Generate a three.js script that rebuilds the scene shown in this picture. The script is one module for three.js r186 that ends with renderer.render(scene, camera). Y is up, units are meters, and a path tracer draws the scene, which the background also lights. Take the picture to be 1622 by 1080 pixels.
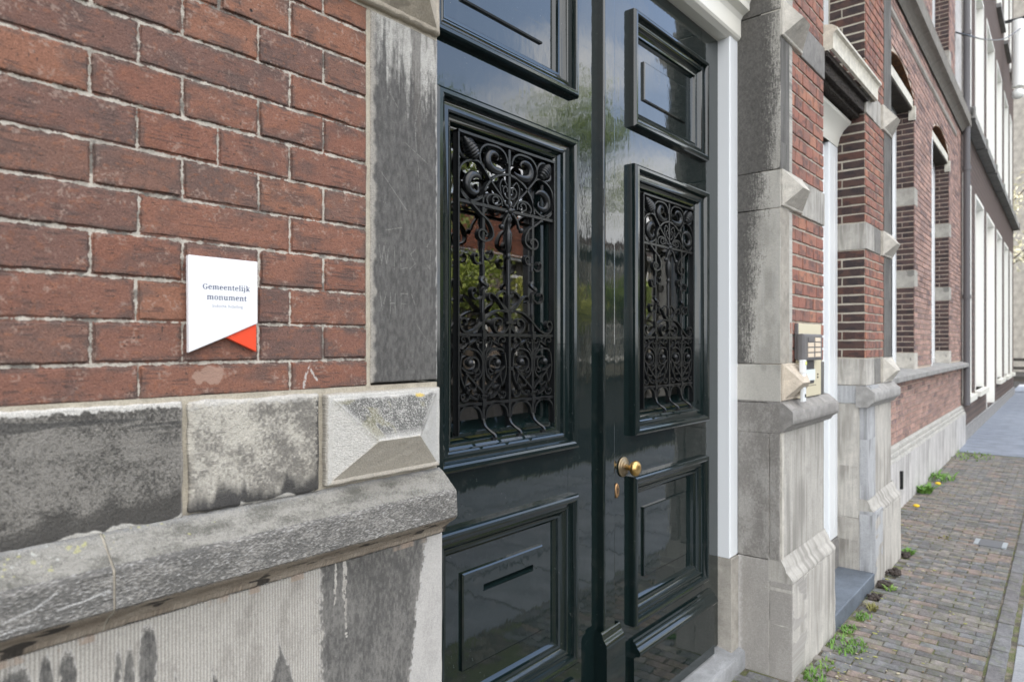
import * as THREE from 'three';
import { mergeGeometries, toCreasedNormals } from 'three/addons/utils/BufferGeometryUtils.js';

/* ---------------------------------------------------------------- camera, sky, sun, exposure */
const scene = new THREE.Scene();
const camera = new THREE.PerspectiveCamera(2 * Math.atan(540 / 1081) * 180 / Math.PI, 1622 / 1080, 0.05, 600);
camera.position.set(0, 1.5, 1.04);
camera.lookAt(0.7649, 1.5, 1.04 - 0.6441);
camera.setViewOffset(1622, 1080, 0, -5, 1622, 1080);
camera.focus = 1.75; camera.userData.fStop = 4.8;
const renderer = new THREE.WebGLRenderer({ antialias: true });
renderer.toneMapping = THREE.LinearToneMapping;
renderer.toneMappingExposure = 2.1;
renderer.shadowMap.enabled = true;

/* noise */
function rng(a) { return () => { a |= 0; a = a + 0x6D2B79F5 | 0; let t = Math.imul(a ^ a >>> 15, 1 | a); t = t + Math.imul(t ^ t >>> 7, 61 | t) ^ t; return ((t ^ t >>> 14) >>> 0) / 4294967296; }; }
const RT = new Float32Array(65536); { const r = rng(77); for (let i = 0; i < 65536; i++) RT[i] = r(); }
function vn(x, y, p = 256, s = 0) {
  const xi = Math.floor(x), yi = Math.floor(y); let fx = x - xi, fy = y - yi; fx = fx * fx * (3 - 2 * fx); fy = fy * fy * (3 - 2 * fy);
  let a = xi % p, b = yi % p; if (a < 0) a += p; if (b < 0) b += p; const a1 = (a + 1) % p, b1 = (b + 1) % p;
  const sx = s * 37 & 255, sy = s * 91 & 255, r0 = (b + sy & 255) << 8, r1 = (b1 + sy & 255) << 8, c0 = a + sx & 255, c1 = a1 + sx & 255;
  const u = RT[r0 + c0], v = RT[r0 + c1], w = RT[r1 + c0], z = RT[r1 + c1];
  return u + (v - u) * fx + (w - u + (u - v - w + z) * fx) * fy;
}
function fbm(x, y, o = 4, p = 256, s = 0) { let t = 0, a = .5, n = 0; for (let i = 0; i < o; i++) { t += a * vn(x, y, p, s + i * 5); n += a; a *= .5; x *= 2; y *= 2; p = Math.min(256, p * 2); } return t / n; }
const clamp = (x, a = 0, b = 1) => Math.min(b, Math.max(a, x)), sm = (a, b, x) => { const t = clamp((x - a) / (b - a)); return t * t * (3 - 2 * t); };
const mix = (a, b, t) => a + (b - a) * t, mix3 = (a, b, t) => [a[0] + (b[0] - a[0]) * t, a[1] + (b[1] - a[1]) * t, a[2] + (b[2] - a[2]) * t];
const hsh = (a, b = 0) => RT[((a * 7919 + b * 104729 + 13) >>> 0) & 65535];

/* the sky: pale blue with broken white cloud */
const sunDir = new THREE.Vector3(-.30, .84, -.45).normalize();
{
  const W = 1024, H = 512, d = new Float32Array(W * H * 4);
  for (let j = 0; j < H; j++) for (let i = 0; i < W; i++) {
    const el = ((j + .5) / H - .5) * Math.PI, az = ((i + .5) / W - .5) * 2 * Math.PI, y = Math.sin(el), c = Math.cos(el), x = c * Math.cos(az), z = c * Math.sin(az);
    const e = Math.max(0, y), k = Math.pow(1 - e, 3);
    let col = mix3([.46, .68, 1.12], [1.20, 1.32, 1.46], k);
    const t = 1 / (e + .22), n = fbm(x * t * 1.5 + 13.48, z * t * 1.5 + 63.16, 6, 256, 3), n2 = fbm(x * t * 3 + 30, z * t * 3 + 14, 4, 256, 8);  // cloud offset chosen so a blue gap falls where the doors mirror it
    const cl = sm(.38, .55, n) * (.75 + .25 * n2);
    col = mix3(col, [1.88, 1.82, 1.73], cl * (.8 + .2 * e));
    const s = Math.max(0, x * sunDir.x + y * sunDir.y + z * sunDir.z); const g = .9 * Math.pow(s, 60);
    if (y < 0) col = mix3(col, [.25, .25, .25], sm(0, -.08, y));
    const o = (j * W + i) * 4; d[o] = col[0] + g; d[o + 1] = col[1] + g; d[o + 2] = col[2] + g * .9; d[o + 3] = 1;
  }
  const t = new THREE.DataTexture(d, W, H, THREE.RGBAFormat, THREE.FloatType); t.mapping = THREE.EquirectangularReflectionMapping; t.magFilter = t.minFilter = THREE.LinearFilter; t.needsUpdate = true;
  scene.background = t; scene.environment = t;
}
const sun = new THREE.DirectionalLight(0xfff0dc, 4.6);
sun.position.copy(sunDir).multiplyScalar(60).add(new THREE.Vector3(8, 0, 0)); sun.target.position.set(8, 0, 0);
sun.castShadow = true; sun.shadow.mapSize.set(4096, 4096); sun.shadow.radius = 1.5;
Object.assign(sun.shadow.camera, { left: -45, right: 45, top: 45, bottom: -45, near: 1, far: 160 });
scene.add(sun, sun.target);

/* ---------------------------------------------------------------- helpers: naming, textures, geometry */
const used = {};
function numbered(n) { const k = used[n] = (used[n] ?? -1) + 1; return k ? n + '_' + String(k).padStart(3, '0') : n; }
function obj(name, geo, mat, parent, label) { const m = new THREE.Mesh(Array.isArray(geo) ? mergeGeometries(geo.map(clean)) : geo, mat); m.name = numbered(name); if (label) m.userData.label = label; (parent || scene).add(m); return m; }
function grp(name, parent, label) { const g = new THREE.Group(); g.name = numbered(name); if (label) g.userData.label = label; (parent || scene).add(g); return g; }
function tag(o, label, category, group, kind) { if (label) o.userData.label = label; if (category) o.userData.category = category; if (group) o.userData.group = group; if (kind) o.userData.kind = kind; return o; }
function clean(g) { g = g.index ? g.toNonIndexed() : g; for (const k of Object.keys(g.attributes)) if (!['position', 'normal', 'uv', 'color'].includes(k)) g.deleteAttribute(k); return g; }
const enc = v => { v = clamp(v); return 255 * (v <= .0031308 ? 12.92 * v : 1.055 * Math.pow(v, 1 / 2.4) - .055) + .5 | 0; };
function bake(W, H, fn, wrap) {                                         // fn(u, v) -> [r, g, b (linear), height 0..1, roughness]
  const c = new Uint8Array(W * H * 4), b = new Uint8Array(W * H * 4);
  for (let j = 0; j < H; j++) for (let i = 0; i < W; i++) {
    const r = fn((i + .5) / W, (j + .5) / H), o = (j * W + i) * 4;
    c[o] = enc(r[0]); c[o + 1] = enc(r[1]); c[o + 2] = enc(r[2]); b[o] = b[o + 1] = b[o + 2] = clamp(r[3]) * 255; c[o + 3] = b[o + 3] = 255;
  }
  const mk = (d, cs) => { const t = new THREE.DataTexture(d, W, H); t.magFilter = THREE.LinearFilter; t.minFilter = THREE.LinearMipmapLinearFilter; t.generateMipmaps = true; if (cs) t.colorSpace = THREE.SRGBColorSpace; t.wrapS = t.wrapT = wrap ? THREE.RepeatWrapping : THREE.ClampToEdgeWrapping; t.needsUpdate = true; return t; };
  return { map: mk(c, true), bumpMap: mk(b, false) };
}
const lin = (r, g, b) => new THREE.Color().setRGB(r, g, b);
function std(o) { return new THREE.MeshStandardMaterial({ side: THREE.DoubleSide, roughness: .9, ...o }); }
function phys(o) { return new THREE.MeshPhysicalMaterial({ side: THREE.DoubleSide, ...o }); }
function uvBox(g, sx = 1, sy = sx, ox = 0, oy = 0) {                      // planar coordinates by the way each vertex faces, in units of sx, sy metres
  const p = g.attributes.position, n = g.attributes.normal, uv = new Float32Array(p.count * 2);
  for (let i = 0; i < p.count; i++) {
    const ax = Math.abs(n.getX(i)), ay = Math.abs(n.getY(i)), az = Math.abs(n.getZ(i)), x = p.getX(i), y = p.getY(i), z = p.getZ(i); let a, b;
    if (ay > ax && ay > az) { a = x; b = z; } else if (ax > az) { a = z; b = y; } else { a = x; b = y; }
    uv[2 * i] = (a - ox) / sx; uv[2 * i + 1] = (b - oy) / sy;
  }
  g.setAttribute('uv', new THREE.BufferAttribute(uv, 2)); return g;
}
function uvXY(g, x0, x1, y0, y1, ax = 'x') {                             // one picture laid over a wall face
  const p = g.attributes.position, uv = new Float32Array(p.count * 2);
  for (let i = 0; i < p.count; i++) { uv[2 * i] = ((ax === 'x' ? p.getX(i) : p.getZ(i)) - x0) / (x1 - x0); uv[2 * i + 1] = (p.getY(i) - y0) / (y1 - y0); }
  g.setAttribute('uv', new THREE.BufferAttribute(uv, 2)); return g;
}
function mk(pos, idx, uv) { const g = new THREE.BufferGeometry(); g.setAttribute('position', new THREE.Float32BufferAttribute(pos, 3)); g.setAttribute('uv', new THREE.Float32BufferAttribute(uv || new Array(pos.length / 3 * 2).fill(0), 2)); g.setIndex(idx); g.computeVertexNormals(); return g; }
function box(x0, x1, y0, y1, z0, z1, uvs = 1) { const g = new THREE.BoxGeometry(x1 - x0, y1 - y0, z1 - z0); g.translate((x0 + x1) / 2, (y0 + y1) / 2, (z0 + z1) / 2); return uvBox(g, uvs); }
/* a block with a worn, slightly uneven front (facing +z) and rounded arrises */
function block(x0, x1, y0, y1, zf, dp, o = {}) {
  const { r = .003, amp = .0006, jit = .0008, nx = 4, ny = 2, seed = 0, fr = 25 } = o, w = x1 - x0, h = y1 - y0;
  const st = (L, n) => { const a = [0, r * .35, r]; for (let i = 1; i < n; i++) a.push(r + (L - 2 * r) * i / n); a.push(L - r, L - r * .35, L); return a; };
  const xs = st(w, nx), ys = st(h, ny), P = [], I = [], N = xs.length, M = ys.length, dz = k => k === 0 ? r : k === 1 ? r * .3 : 0;
  const J = (t, s) => (vn(t * 60, s * 3.3 + seed, 256, 4) - .5) * 2 * jit + (vn(t * 14, s * 7.7 + seed, 256, 6) - .5) * 2 * jit;
  for (let j = 0; j < M; j++) for (let i = 0; i < N; i++) {
    const fx = Math.min(1, Math.min(i, N - 1 - i) / 3), fy = Math.min(1, Math.min(j, M - 1 - j) / 3); let x = xs[i], y = ys[j];
    const ei = Math.min(i, N - 1 - i), ej = Math.min(j, M - 1 - j);
    x += (1 - fx) * J(y0 + y, i < N / 2 ? 1 : 2); y += (1 - fy) * J(x0 + x, j < M / 2 ? 3 : 4);
    const cut = (ei < 1 && ej < 1) ? r * .4 : 0;
    P.push(x0 + x + (i < N / 2 ? cut : -cut), y0 + y + (j < M / 2 ? cut : -cut), zf - Math.max(dz(ei), dz(ej)) + (vn((x0 + x) * fr + seed * 3, (y0 + y) * fr + seed, 256, 9) - .5) * 2 * amp);
  }
  for (let j = 0; j < M - 1; j++) for (let i = 0; i < N - 1; i++) { const a = j * N + i; I.push(a, a + 1, a + N + 1, a, a + N + 1, a + N); }
  const L = []; for (let i = 0; i < N - 1; i++) L.push(i); for (let j = 0; j < M - 1; j++) L.push(j * N + N - 1); for (let i = N - 1; i > 0; i--) L.push((M - 1) * N + i); for (let j = M - 1; j > 0; j--) L.push(j * N);
  const b0 = P.length / 3; for (const k of L) { P.push(P[3 * k], P[3 * k + 1], P[3 * k + 2], P[3 * k], P[3 * k + 1], zf - dp); }
  for (let k = 0; k < L.length; k++) { const a = b0 + 2 * k, c = b0 + 2 * ((k + 1) % L.length); I.push(a, a + 1, c, c, a + 1, c + 1); }
  return mk(P, I);
}
const faceLeft = (g, x) => { g.rotateY(-Math.PI / 2); g.translate(x, 0, 0); return g; };     // built facing +z with local x = world z; now faces -x at world x
/* a profile [[z, y] ...] from top to bottom carried along x */
function sweep(prof, x0, x1, nx, o = {}) {
  const { amp = .0006, seed = 0, back = -.05, crease = .5, caps = true, fr = 40 } = o; const pr = [], P = [], I = [], U = [];
  for (let k = 0; k < prof.length - 1; k++) { const [z, y] = prof[k], [z2, y2] = prof[k + 1], n = Math.max(1, Math.round(Math.hypot(z2 - z, y2 - y) / (o.seg || .015))); for (let q = 0; q < n; q++) pr.push([z + (z2 - z) * q / n, y + (y2 - y) * q / n]); } pr.push(prof[prof.length - 1]);
  const len = [0]; for (let k = 1; k < pr.length; k++) len.push(len[k - 1] + Math.hypot(pr[k][0] - pr[k - 1][0], pr[k][1] - pr[k - 1][1]));
  const M = pr.length;
  for (let i = 0; i <= nx; i++) { const x = x0 + (x1 - x0) * i / nx; for (let k = 0; k < M; k++) { const d = (vn(x * fr + seed, len[k] * fr + seed * 3, 256, 2) - .5) * 2 * amp, e = (vn(x * fr * 2.3 + seed, len[k] * fr * 2 + 9, 256, 12) - .5) * 2 * amp * .7; P.push(x, pr[k][1] + e, pr[k][0] + d); U.push(x, len[k]); } }
  for (let i = 0; i < nx; i++) for (let k = 0; k < M - 1; k++) { const a = i * M + k; I.push(a, a + 1, a + M, a + M, a + 1, a + M + 1); }
  let g = toCreasedNormals(mk(P, I, U), crease);
  if (caps) {
    const parts = [g];
    for (const s of [0, nx]) { const b = s * M, pts = []; for (let k = 0; k < M; k++) pts.push(new THREE.Vector2(P[3 * (b + k) + 2], P[3 * (b + k) + 1])); pts.push(new THREE.Vector2(back, pts[M - 1].y), new THREE.Vector2(back, pts[0].y));
      const tri = THREE.ShapeUtils.triangulateShape(pts, []), cp = [], ci = [], cu = []; for (const p of pts) { cp.push(P[3 * b], p.y, p.x); cu.push(P[3 * b] + p.x, pts[0].y - p.y); } for (const t of tri) s ? ci.push(t[0], t[2], t[1]) : ci.push(t[0], t[1], t[2]); parts.push(clean(mk(cp, ci, cu))); }
    g = mergeGeometries(parts.map(clean));
  }
  return g;
}
/* a mitred frame round a rectangle; profile [[inset, z] ...] */
function frame(x0, x1, y0, y1, prof, crease = .6) {
  const P = [], I = [];
  const ring = ([t, z]) => [[x0 + t, y0 + t, z], [x1 - t, y0 + t, z], [x1 - t, y1 - t, z], [x0 + t, y1 - t, z]];
  for (let k = 0; k < prof.length - 1; k++) { const a = ring(prof[k]), b = ring(prof[k + 1]); for (let s = 0; s < 4; s++) { const q = P.length / 3, e = (s + 1) % 4; P.push(...a[s], ...a[e], ...b[e], ...b[s]); I.push(q, q + 1, q + 2, q, q + 2, q + 3); } }
  const g = toCreasedNormals(weld(mk(P, I)), crease); return uvBox(g, .5);
}
function weld(g) { const p = g.attributes.position, m = new Map(), P = [], R = []; for (let i = 0; i < p.count; i++) { const k = [p.getX(i), p.getY(i), p.getZ(i)].map(v => Math.round(v * 1e5)).join(); if (!m.has(k)) { m.set(k, P.length / 3); P.push(p.getX(i), p.getY(i), p.getZ(i)); } R.push(m.get(k)); } const I = []; for (const v of g.index.array) I.push(R[v]); return mk(P, I); }
/* flat forged bar bent along a curve in the xy plane */
function strap(pts, t, d, z = 0, o = {}) {
  const c = new THREE.CatmullRomCurve3(pts.map(p => new THREE.Vector3(p[0], p[1], z + (p[2] || 0))), false, 'centripetal'), n = o.n || pts.length * 4, P = [], I = [];
  const S = c.getSpacedPoints(n), T = S.map((_, i) => S[Math.min(n, i + 1)].clone().sub(S[Math.max(0, i - 1)]).normalize());
  const co = [[1, 1], [1, -1], [-1, -1], [-1, 1]];
  for (let s = 0; s < 4; s++) { const b = P.length / 3; for (let i = 0; i <= n; i++) { const f = o.taper ? 1 - o.taper * Math.pow(i / n, 2) : 1, nx = -T[i].y, ny = T[i].x; for (const q of [co[s], co[(s + 1) % 4]]) P.push(S[i].x + nx * q[0] * t / 2 * f, S[i].y + ny * q[0] * t / 2 * f, S[i].z + q[1] * d / 2 * f); } for (let i = 0; i < n; i++) { const a = b + 2 * i; I.push(a, a + 1, a + 2, a + 2, a + 1, a + 3); } }
  for (const i of [0, n]) { const b = P.length / 3, nx = -T[i].y, ny = T[i].x, f = o.taper && i ? 1 - o.taper : 1; for (const q of co) P.push(S[i].x + nx * q[0] * t / 2 * f, S[i].y + ny * q[0] * t / 2 * f, S[i].z + q[1] * d / 2 * f); I.push(b, b + 1, b + 2, b, b + 2, b + 3); }
  return mk(P, I);
}
/* thick crescent of beaten leaf */
function crescent(pts, r, z) { const c = new THREE.CatmullRomCurve3(pts.map(p => new THREE.Vector3(p[0], p[1], z)), false, 'centripetal'), n = 18, m = 8, P = [], I = [], S = c.getSpacedPoints(n); for (let i = 0; i <= n; i++) { const T = S[Math.min(n, i + 1)].clone().sub(S[Math.max(0, i - 1)]).normalize(), f = r * (.12 + .88 * Math.sin(Math.PI * Math.pow(i / n, .8))); for (let k = 0; k < m; k++) { const a = k / m * 2 * Math.PI; P.push(S[i].x - T.y * Math.cos(a) * f, S[i].y + T.x * Math.cos(a) * f, S[i].z + Math.sin(a) * f * .8); } } for (let i = 0; i < n; i++) for (let k = 0; k < m; k++) { const a = i * m + k, b = i * m + (k + 1) % m; I.push(a, b, a + m, a + m, b, b + m); } return mk(P, I); }
const lathe = (pts, n = 20) => { const g = new THREE.LatheGeometry(pts.map(p => new THREE.Vector2(p[0], p[1])), n); return g; };
function patch(A, B, C, D, n, amp, seed) { const P = [], I = []; for (let j = 0; j <= n; j++) for (let i = 0; i <= n; i++) { const u = i / n, v = j / n, e = Math.min(1, 6 * Math.min(u, 1 - u, v, 1 - v) + .25); const p = [0, 1, 2].map(k => mix(mix(A[k], B[k], u), mix(D[k], C[k], u), v)); p[2] += (vn(p[0] * 90 + seed, p[1] * 90, 256, 7) - .5) * 2 * amp * e; P.push(...p); } for (let j = 0; j < n; j++) for (let i = 0; i < n; i++) { const a = j * (n + 1) + i; I.push(a, a + 1, a + n + 2, a, a + n + 2, a + n + 1); } return mk(P, I); }
function tint(g, c) { const n = g.attributes.position.count, a = new Float32Array(n * 3); for (let i = 0; i < n; i++) a.set(c, 3 * i); g.setAttribute('color', new THREE.BufferAttribute(a, 3)); return g; }
const seg = (x, y, ax, ay, bx, by) => { const dx = bx - ax, dy = by - ay, t = clamp(((x - ax) * dx + (y - ay) * dy) / (dx * dx + dy * dy)); return Math.hypot(x - ax - dx * t, y - ay - dy * t); };

/* ---------------------------------------------------------------- textures (colour, grain, stains; relief in millimetres) */
/* the brick wall beside the door: courses and joints as laid */
const WALL = { x0: -.12, x1: .812, y0: 1.4205, y1: 2.34 };
const rowY = k => k === 0 ? 1.4205 : 1.471 + .0616 * (k - 1);
const JO = [[.404, .647], [.342, .466, .589, .714], [.400, .585, .648], [.342, .466, .590, .714], [.404, .647], [.343, .466, .590, .714], [.402, .521, .647], [.341, .466, .589, .714], [.404, .647], [.342, .466, .589, .714], [.404, .523, .647], [.341, .466, .590, .714], [.404, .647], [.342, .466, .590, .714], [.404, .523, .647], [.342, .466, .59, .714]];
const wallBricks = [];
for (let k = 0; k < 16; k++) {
  const j = [-.12, ...(k % 2 ? [-.02, .10, .221] : [-.08, .16]), ...JO[k], k < 12 ? .812 : .706];
  for (let i = 0; i < j.length - 1; i++) if (j[i + 1] > j[i]) wallBricks.push({ k, i, x0: j[i] + .0038 + (hsh(k, i) - .5) * .0015, x1: j[i + 1] - .0038, y0: rowY(k) + (k ? .0042 : .001) + (hsh(i, k) - .5) * .0012, y1: rowY(k + 1) - .0040 });
}
const brickTones = [[.188, .089, .063], [.208, .096, .065], [.152, .082, .064], [.228, .106, .068], [.194, .087, .059], [.168, .090, .067]];
function brickColour(x, y, tone, ed, seed) {                            // ed: metres to the nearest edge of the brick
  const big = fbm(x * 22 + seed * 3, y * 40 + seed, 3, 256, 1), mid = fbm(x * 120 + 5, y * 170, 3, 256, 2), fine = vn(x * 1500, y * 1500, 256, 3), fine2 = vn(x * 700, y * 700, 256, 6);
  let c = mix3(tone, [.095, .066, .058], sm(.46, .76, big + .2 * (mid - .5)) * .62);
  c = mix3(c, [.250, .104, .058], sm(.58, .8, mid) * .45);
  const dirt = sm(.008, .0008, ed + (mid - .5) * .012) * sm(.35, .6, fbm(x * 60, y * 60, 2, 256, 14));
  c = mix3(c, [.085, .066, .058], dirt * .6);
  const streak = sm(.62, .78, vn(x * 30 + seed, y * 420, 256, 21)) * sm(.5, .7, vn(x * 60, y * 40, 256, 22)); c = mix3(c, [.06, .042, .038], streak * .55);
  const f = .54 + .58 * fine + .34 * fine2; c = [c[0] * f, c[1] * f, c[2] * f];
  const pore = vn(x * 330 + seed, y * 330, 256, 23); if (pore > .90) c = mix3(c, [.05, .035, .03], sm(.90, .95, pore) * .8); const salt = sm(.58, .74, fbm(x * 55 + seed * 2, y * 70, 2, 256, 24)) * sm(.5, .72, fbm(x * 320, y * 320, 3, 256, 25)); c = mix3(c, [.36, .26, .21], salt * .5);
  if (fine > .93 && fine2 > .6) c = mix3(c, [.34, .29, .25], .6);
  return [c, .5 + .25 * (fine - .5) + .35 * (mid - .5) + .3 * (fine2 - .5)];
}
const mortarColour = (x, y) => { const f = vn(x * 1300, y * 1300, 256, 4), m = fbm(x * 90, y * 90, 4, 256, 5), d = fbm(x * 35 + 7, y * 35, 4, 256, 7); let c = mix3([.50, .46, .395], [.33, .30, .255], sm(.45, .7, m)); c = mix3(c, [.10, .09, .08], sm(.60, .70, d) * .75); const k = .66 + .62 * f; return [[c[0] * k, c[1] * k, c[2] * k], .35 + .3 * f + .4 * (m - .5)]; };
const chalk = [[.672, 1.425, .676, 1.447], [.676, 1.447, .683, 1.459], [.683, 1.459, .690, 1.449], [.690, 1.449, .698, 1.437], [.672, 1.431, .675, 1.44]];
const TW = bake(1660, 1640, (u, v) => {
  const x = mix(WALL.x0, WALL.x1, u), y = mix(WALL.y0, WALL.y1, v); let best = null, be = -1;
  const k = y < 1.471 ? 0 : Math.floor((y - 1.471) / .0616) + 1; const w = (vn(x * 130, y * 130, 256, 11) - .5) * .0030 + (vn(x * 420, y * 420, 256, 12) - .5) * .0022;
  for (const b of wallBricks) if (b.k === k) { const e = Math.min(x - b.x0, b.x1 - x, y - b.y0, b.y1 - y); if (e > be) { be = e; best = b; } }
  if (be + .0022 + w > 0) {
    const s = hsh(best.k * 3 + 1, best.i * 5); let [c, h] = brickColour(x, y, brickTones[(hsh(best.k, best.i + 9) * 6) | 0], Math.max(0, be), (s * 60) | 0);
    const pd = Math.hypot((x - .503) / .032, (y - 1.451) / .0145) + (fbm(x * 110, y * 110, 3, 256, 31) - .5) * .9; if (pd < 1) c = mix3(c, [.33, .215, .165], .85 * sm(1, .82, pd));
    let cd = 1; for (const q of chalk) cd = Math.min(cd, seg(x, y, ...q)); if (cd < .0022 && fbm(x * 500, y * 500, 2, 256, 33) > .45) c = mix3(c, [.50, .48, .45], .75);
    if (Math.hypot(x - .367, y - 1.594) < .0022 || Math.hypot(x - .575, y - 2.042) < .0026) return [.012, .01, .01, 0];
    return [...c, h];
  }
  const [c, h] = mortarColour(x, y); return [...c, h];
});
const mWall = std({ ...TW, bumpScale: .0016, roughness: .95 });
/* tiling: brick body, stone, mortar */
const TB = bake(768, 768, (u, v) => { const [c, h] = (() => { const P = 256, big = fbm(u * 8, v * 12, 3, 4, 1), mid = fbm(u * 32, v * 48, 3, 16, 2), f = vn(u * 256, v * 256, 256, 3); let c = mix3([1, 1, 1], [.48, .60, .72], sm(.45, .75, big) * .8); c = mix3(c, [1.35, 1.3, 1.15], sm(.58, .8, mid) * .4); const k = .7 + .5 * f; return [[c[0] * k * .7, c[1] * k * .7, c[2] * k * .7], .5 + .4 * (f - .5) + .4 * (mid - .5)]; })(); return [...c, h]; }, true);
const TS = bake(1024, 1024, (u, v) => { const big = fbm(u * 4, v * 4, 4, 4, 41), mid = fbm(u * 24, v * 24, 4, 24, 42), f = vn(u * 256, v * 256, 256, 43), f2 = vn(u * 512, v * 512, 256, 44); let k = .62 + .22 * (big - .5) + .30 * (mid - .5) + .16 * (f - .5) + .14 * (f2 - .5); let c = [k, k * .985, k * .95]; const d = sm(.48, .78, fbm(u * 10, v * 7, 5, 10, 45) + .15 * (f - .5)) * .24; c = mix3(c, [.28, .27, .25], d); if (f2 > .93) c = mix3(c, [.9, .88, .82], .5); return [...c, .5 + .4 * (mid - .5) + .3 * (f - .5) + .25 * (f2 - .5)]; }, true);
const TM = bake(512, 512, (u, v) => { const f = vn(u * 256, v * 256, 256, 4), m = fbm(u * 16, v * 16, 4, 16, 5); const k = .6 + .3 * f + .4 * (m - .5); return [k, k * .95, k * .86, .4 + .3 * f + .3 * m]; }, true);
const TV = bake(1024, 1024, (u, v) => { const mid = fbm(u * 24, v * 24, 4, 24, 151), f = vn(u * 256, v * 256, 256, 152), f2 = vn(u * 512, v * 512, 256, 153), st = fbm(u * 30, v * 2, 4, 30, 154), st2 = fbm(u * 90, v * 5, 3, 90, 155), bl = fbm(u * 5, v * 4, 4, 5, 156); let k = .66 + .20 * (mid - .5) + .16 * (f - .5) + .16 * (f2 - .5) + .16 * (st2 - .5); let c = [k, k * .985, k * .955]; const run = sm(.46, .70, st * .6 + bl * .4 + .10 * (f - .5) + .12 * (mid - .5)); c = mix3(c, [.27, .26, .245], run * .62); const pale = sm(.62, .74, st2 * .7 + (1 - bl) * .3 + .1 * (f - .5)); c = mix3(c, [.92, .90, .86], pale * .28); return [...c, .5 + .4 * (mid - .5) + .3 * (f - .5) + .25 * (f2 - .5)]; }, true);
const stoneV = (r, g, b) => std({ ...TV, color: lin(r, g, b), bumpScale: .0012, roughness: .92 });
const stone = (r, g, b, o = {}) => std({ ...TS, color: lin(r, g, b), bumpScale: .0012, roughness: .92, ...o });
const mMortar = std({ ...TM, color: lin(.55, .52, .47), bumpScale: .001 });
const brickMats = [[.43, .200, .145], [.47, .215, .150], [.35, .175, .135], [.53, .245, .160], [.42, .180, .130]].map(c => std({ ...TB, color: lin(...c), bumpScale: .0012 }));
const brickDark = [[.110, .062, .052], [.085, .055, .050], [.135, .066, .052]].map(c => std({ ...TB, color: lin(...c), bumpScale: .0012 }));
const mBrickV = std({ ...TB, vertexColors: true, bumpScale: .0012 });
/* dark slab of the left jamb: pale wash at its head, scratched letters */
const SL = { x0: .8155, x1: .9885, y0: 1.426, y1: 2.133 };
const scratches = [[.834, 1.690, .840, 1.655], [.840, 1.655, .846, 1.690], [.846, 1.690, .852, 1.655], [.852, 1.655, .859, 1.690], [.872, 1.690, .872, 1.645], [.888, 1.692, .888, 1.648], [.888, 1.648, .905, 1.652], [.926, 1.690, .914, 1.680], [.914, 1.680, .926, 1.662], [.926, 1.662, .912, 1.650],
  [.968, 1.715, .958, 1.700], [.958, 1.700, .969, 1.690], [.969, 1.690, .966, 1.655], [.966, 1.655, .956, 1.664], [.836, 1.60, .842, 1.565], [.842, 1.565, .852, 1.600], [.862, 1.60, .862, 1.56], [.862, 1.58, .874, 1.58], [.874, 1.60, .874, 1.56], [.889, 1.60, .889, 1.56], [.889, 1.60, .905, 1.60], [.889, 1.58, .902, 1.58], [.916, 1.60, .93, 1.57], [.84, 1.83, .905, 1.765], [.95, 2.04, .925, 1.94], [.925, 1.94, .94, 1.80], [.90, 2.055, .91, 2.035], [.905, 2.02, .905, 1.985], [.897, 2.008, .915, 2.010], [.836, 1.776, .850, 1.772], [.93, 1.54, .965, 1.50], [.85, 1.72, .89, 1.73], [.90, 1.90, .96, 1.87], [.86, 1.99, .88, 1.965]];
const TSL = bake(420, 1680, (u, v) => {
  const x = mix(SL.x0, SL.x1, u), y = mix(SL.y0, SL.y1, v), f = vn(x * 1400, y * 1400, 256, 51), m = fbm(x * 60, y * 22, 4, 256, 52), g = fbm(x * 220, y * 90, 3, 256, 53);
  let c = mix3([.062, .059, .055], [.115, .110, .102], sm(.25, .8, m * .3 + g * .7)); const st = fbm(x * 130, y * 5, 4, 256, 54), edge = 2.083 - .09 * (st - .5) * 2 - .05 * sm(.5, .9, u) + .05 * sm(.45, .2, u);
  const wash = sm(edge - .12, edge + .03, y + (g - .5) * .07 + (st - .5) * .07 + (f - .5) * .03); c = mix3(c, [.43, .415, .38], wash * (.55 + .45 * g + .1));
  const dk = sm(.52, .60, fbm(x * 95 + 4, y * 7, 3, 256, 56)) * sm(1.86, 2.0, y) * sm(.35, .6, u) * .6; c = mix3(c, [.10, .09, .08], dk);
  const le = sm(.075, .02, u + (fbm(x * 40, y * 60, 3, 256, 55) - .5) * .09); c = mix3(c, [.34, .315, .275], le * .75); const re = sm(.965, .99, u + (g - .5) * .05); c = mix3(c, [.36, .35, .33], re * .8);
  for (const q of scratches) { if (Math.abs(y - q[1]) > .13) continue; const d = seg(x, y, ...q); if (d < .0004 + .0009 * vn(x * 90, y * 90, 256, 58) && vn(x * 420, y * 420, 256, 57) > .3) c = mix3(c, [.25, .24, .22], .5); }
  const k = .60 + .78 * f; return [c[0] * k, c[1] * k, c[2] * k, .5 + .35 * (f - .5) + .5 * (g - .5)];
});
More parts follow.
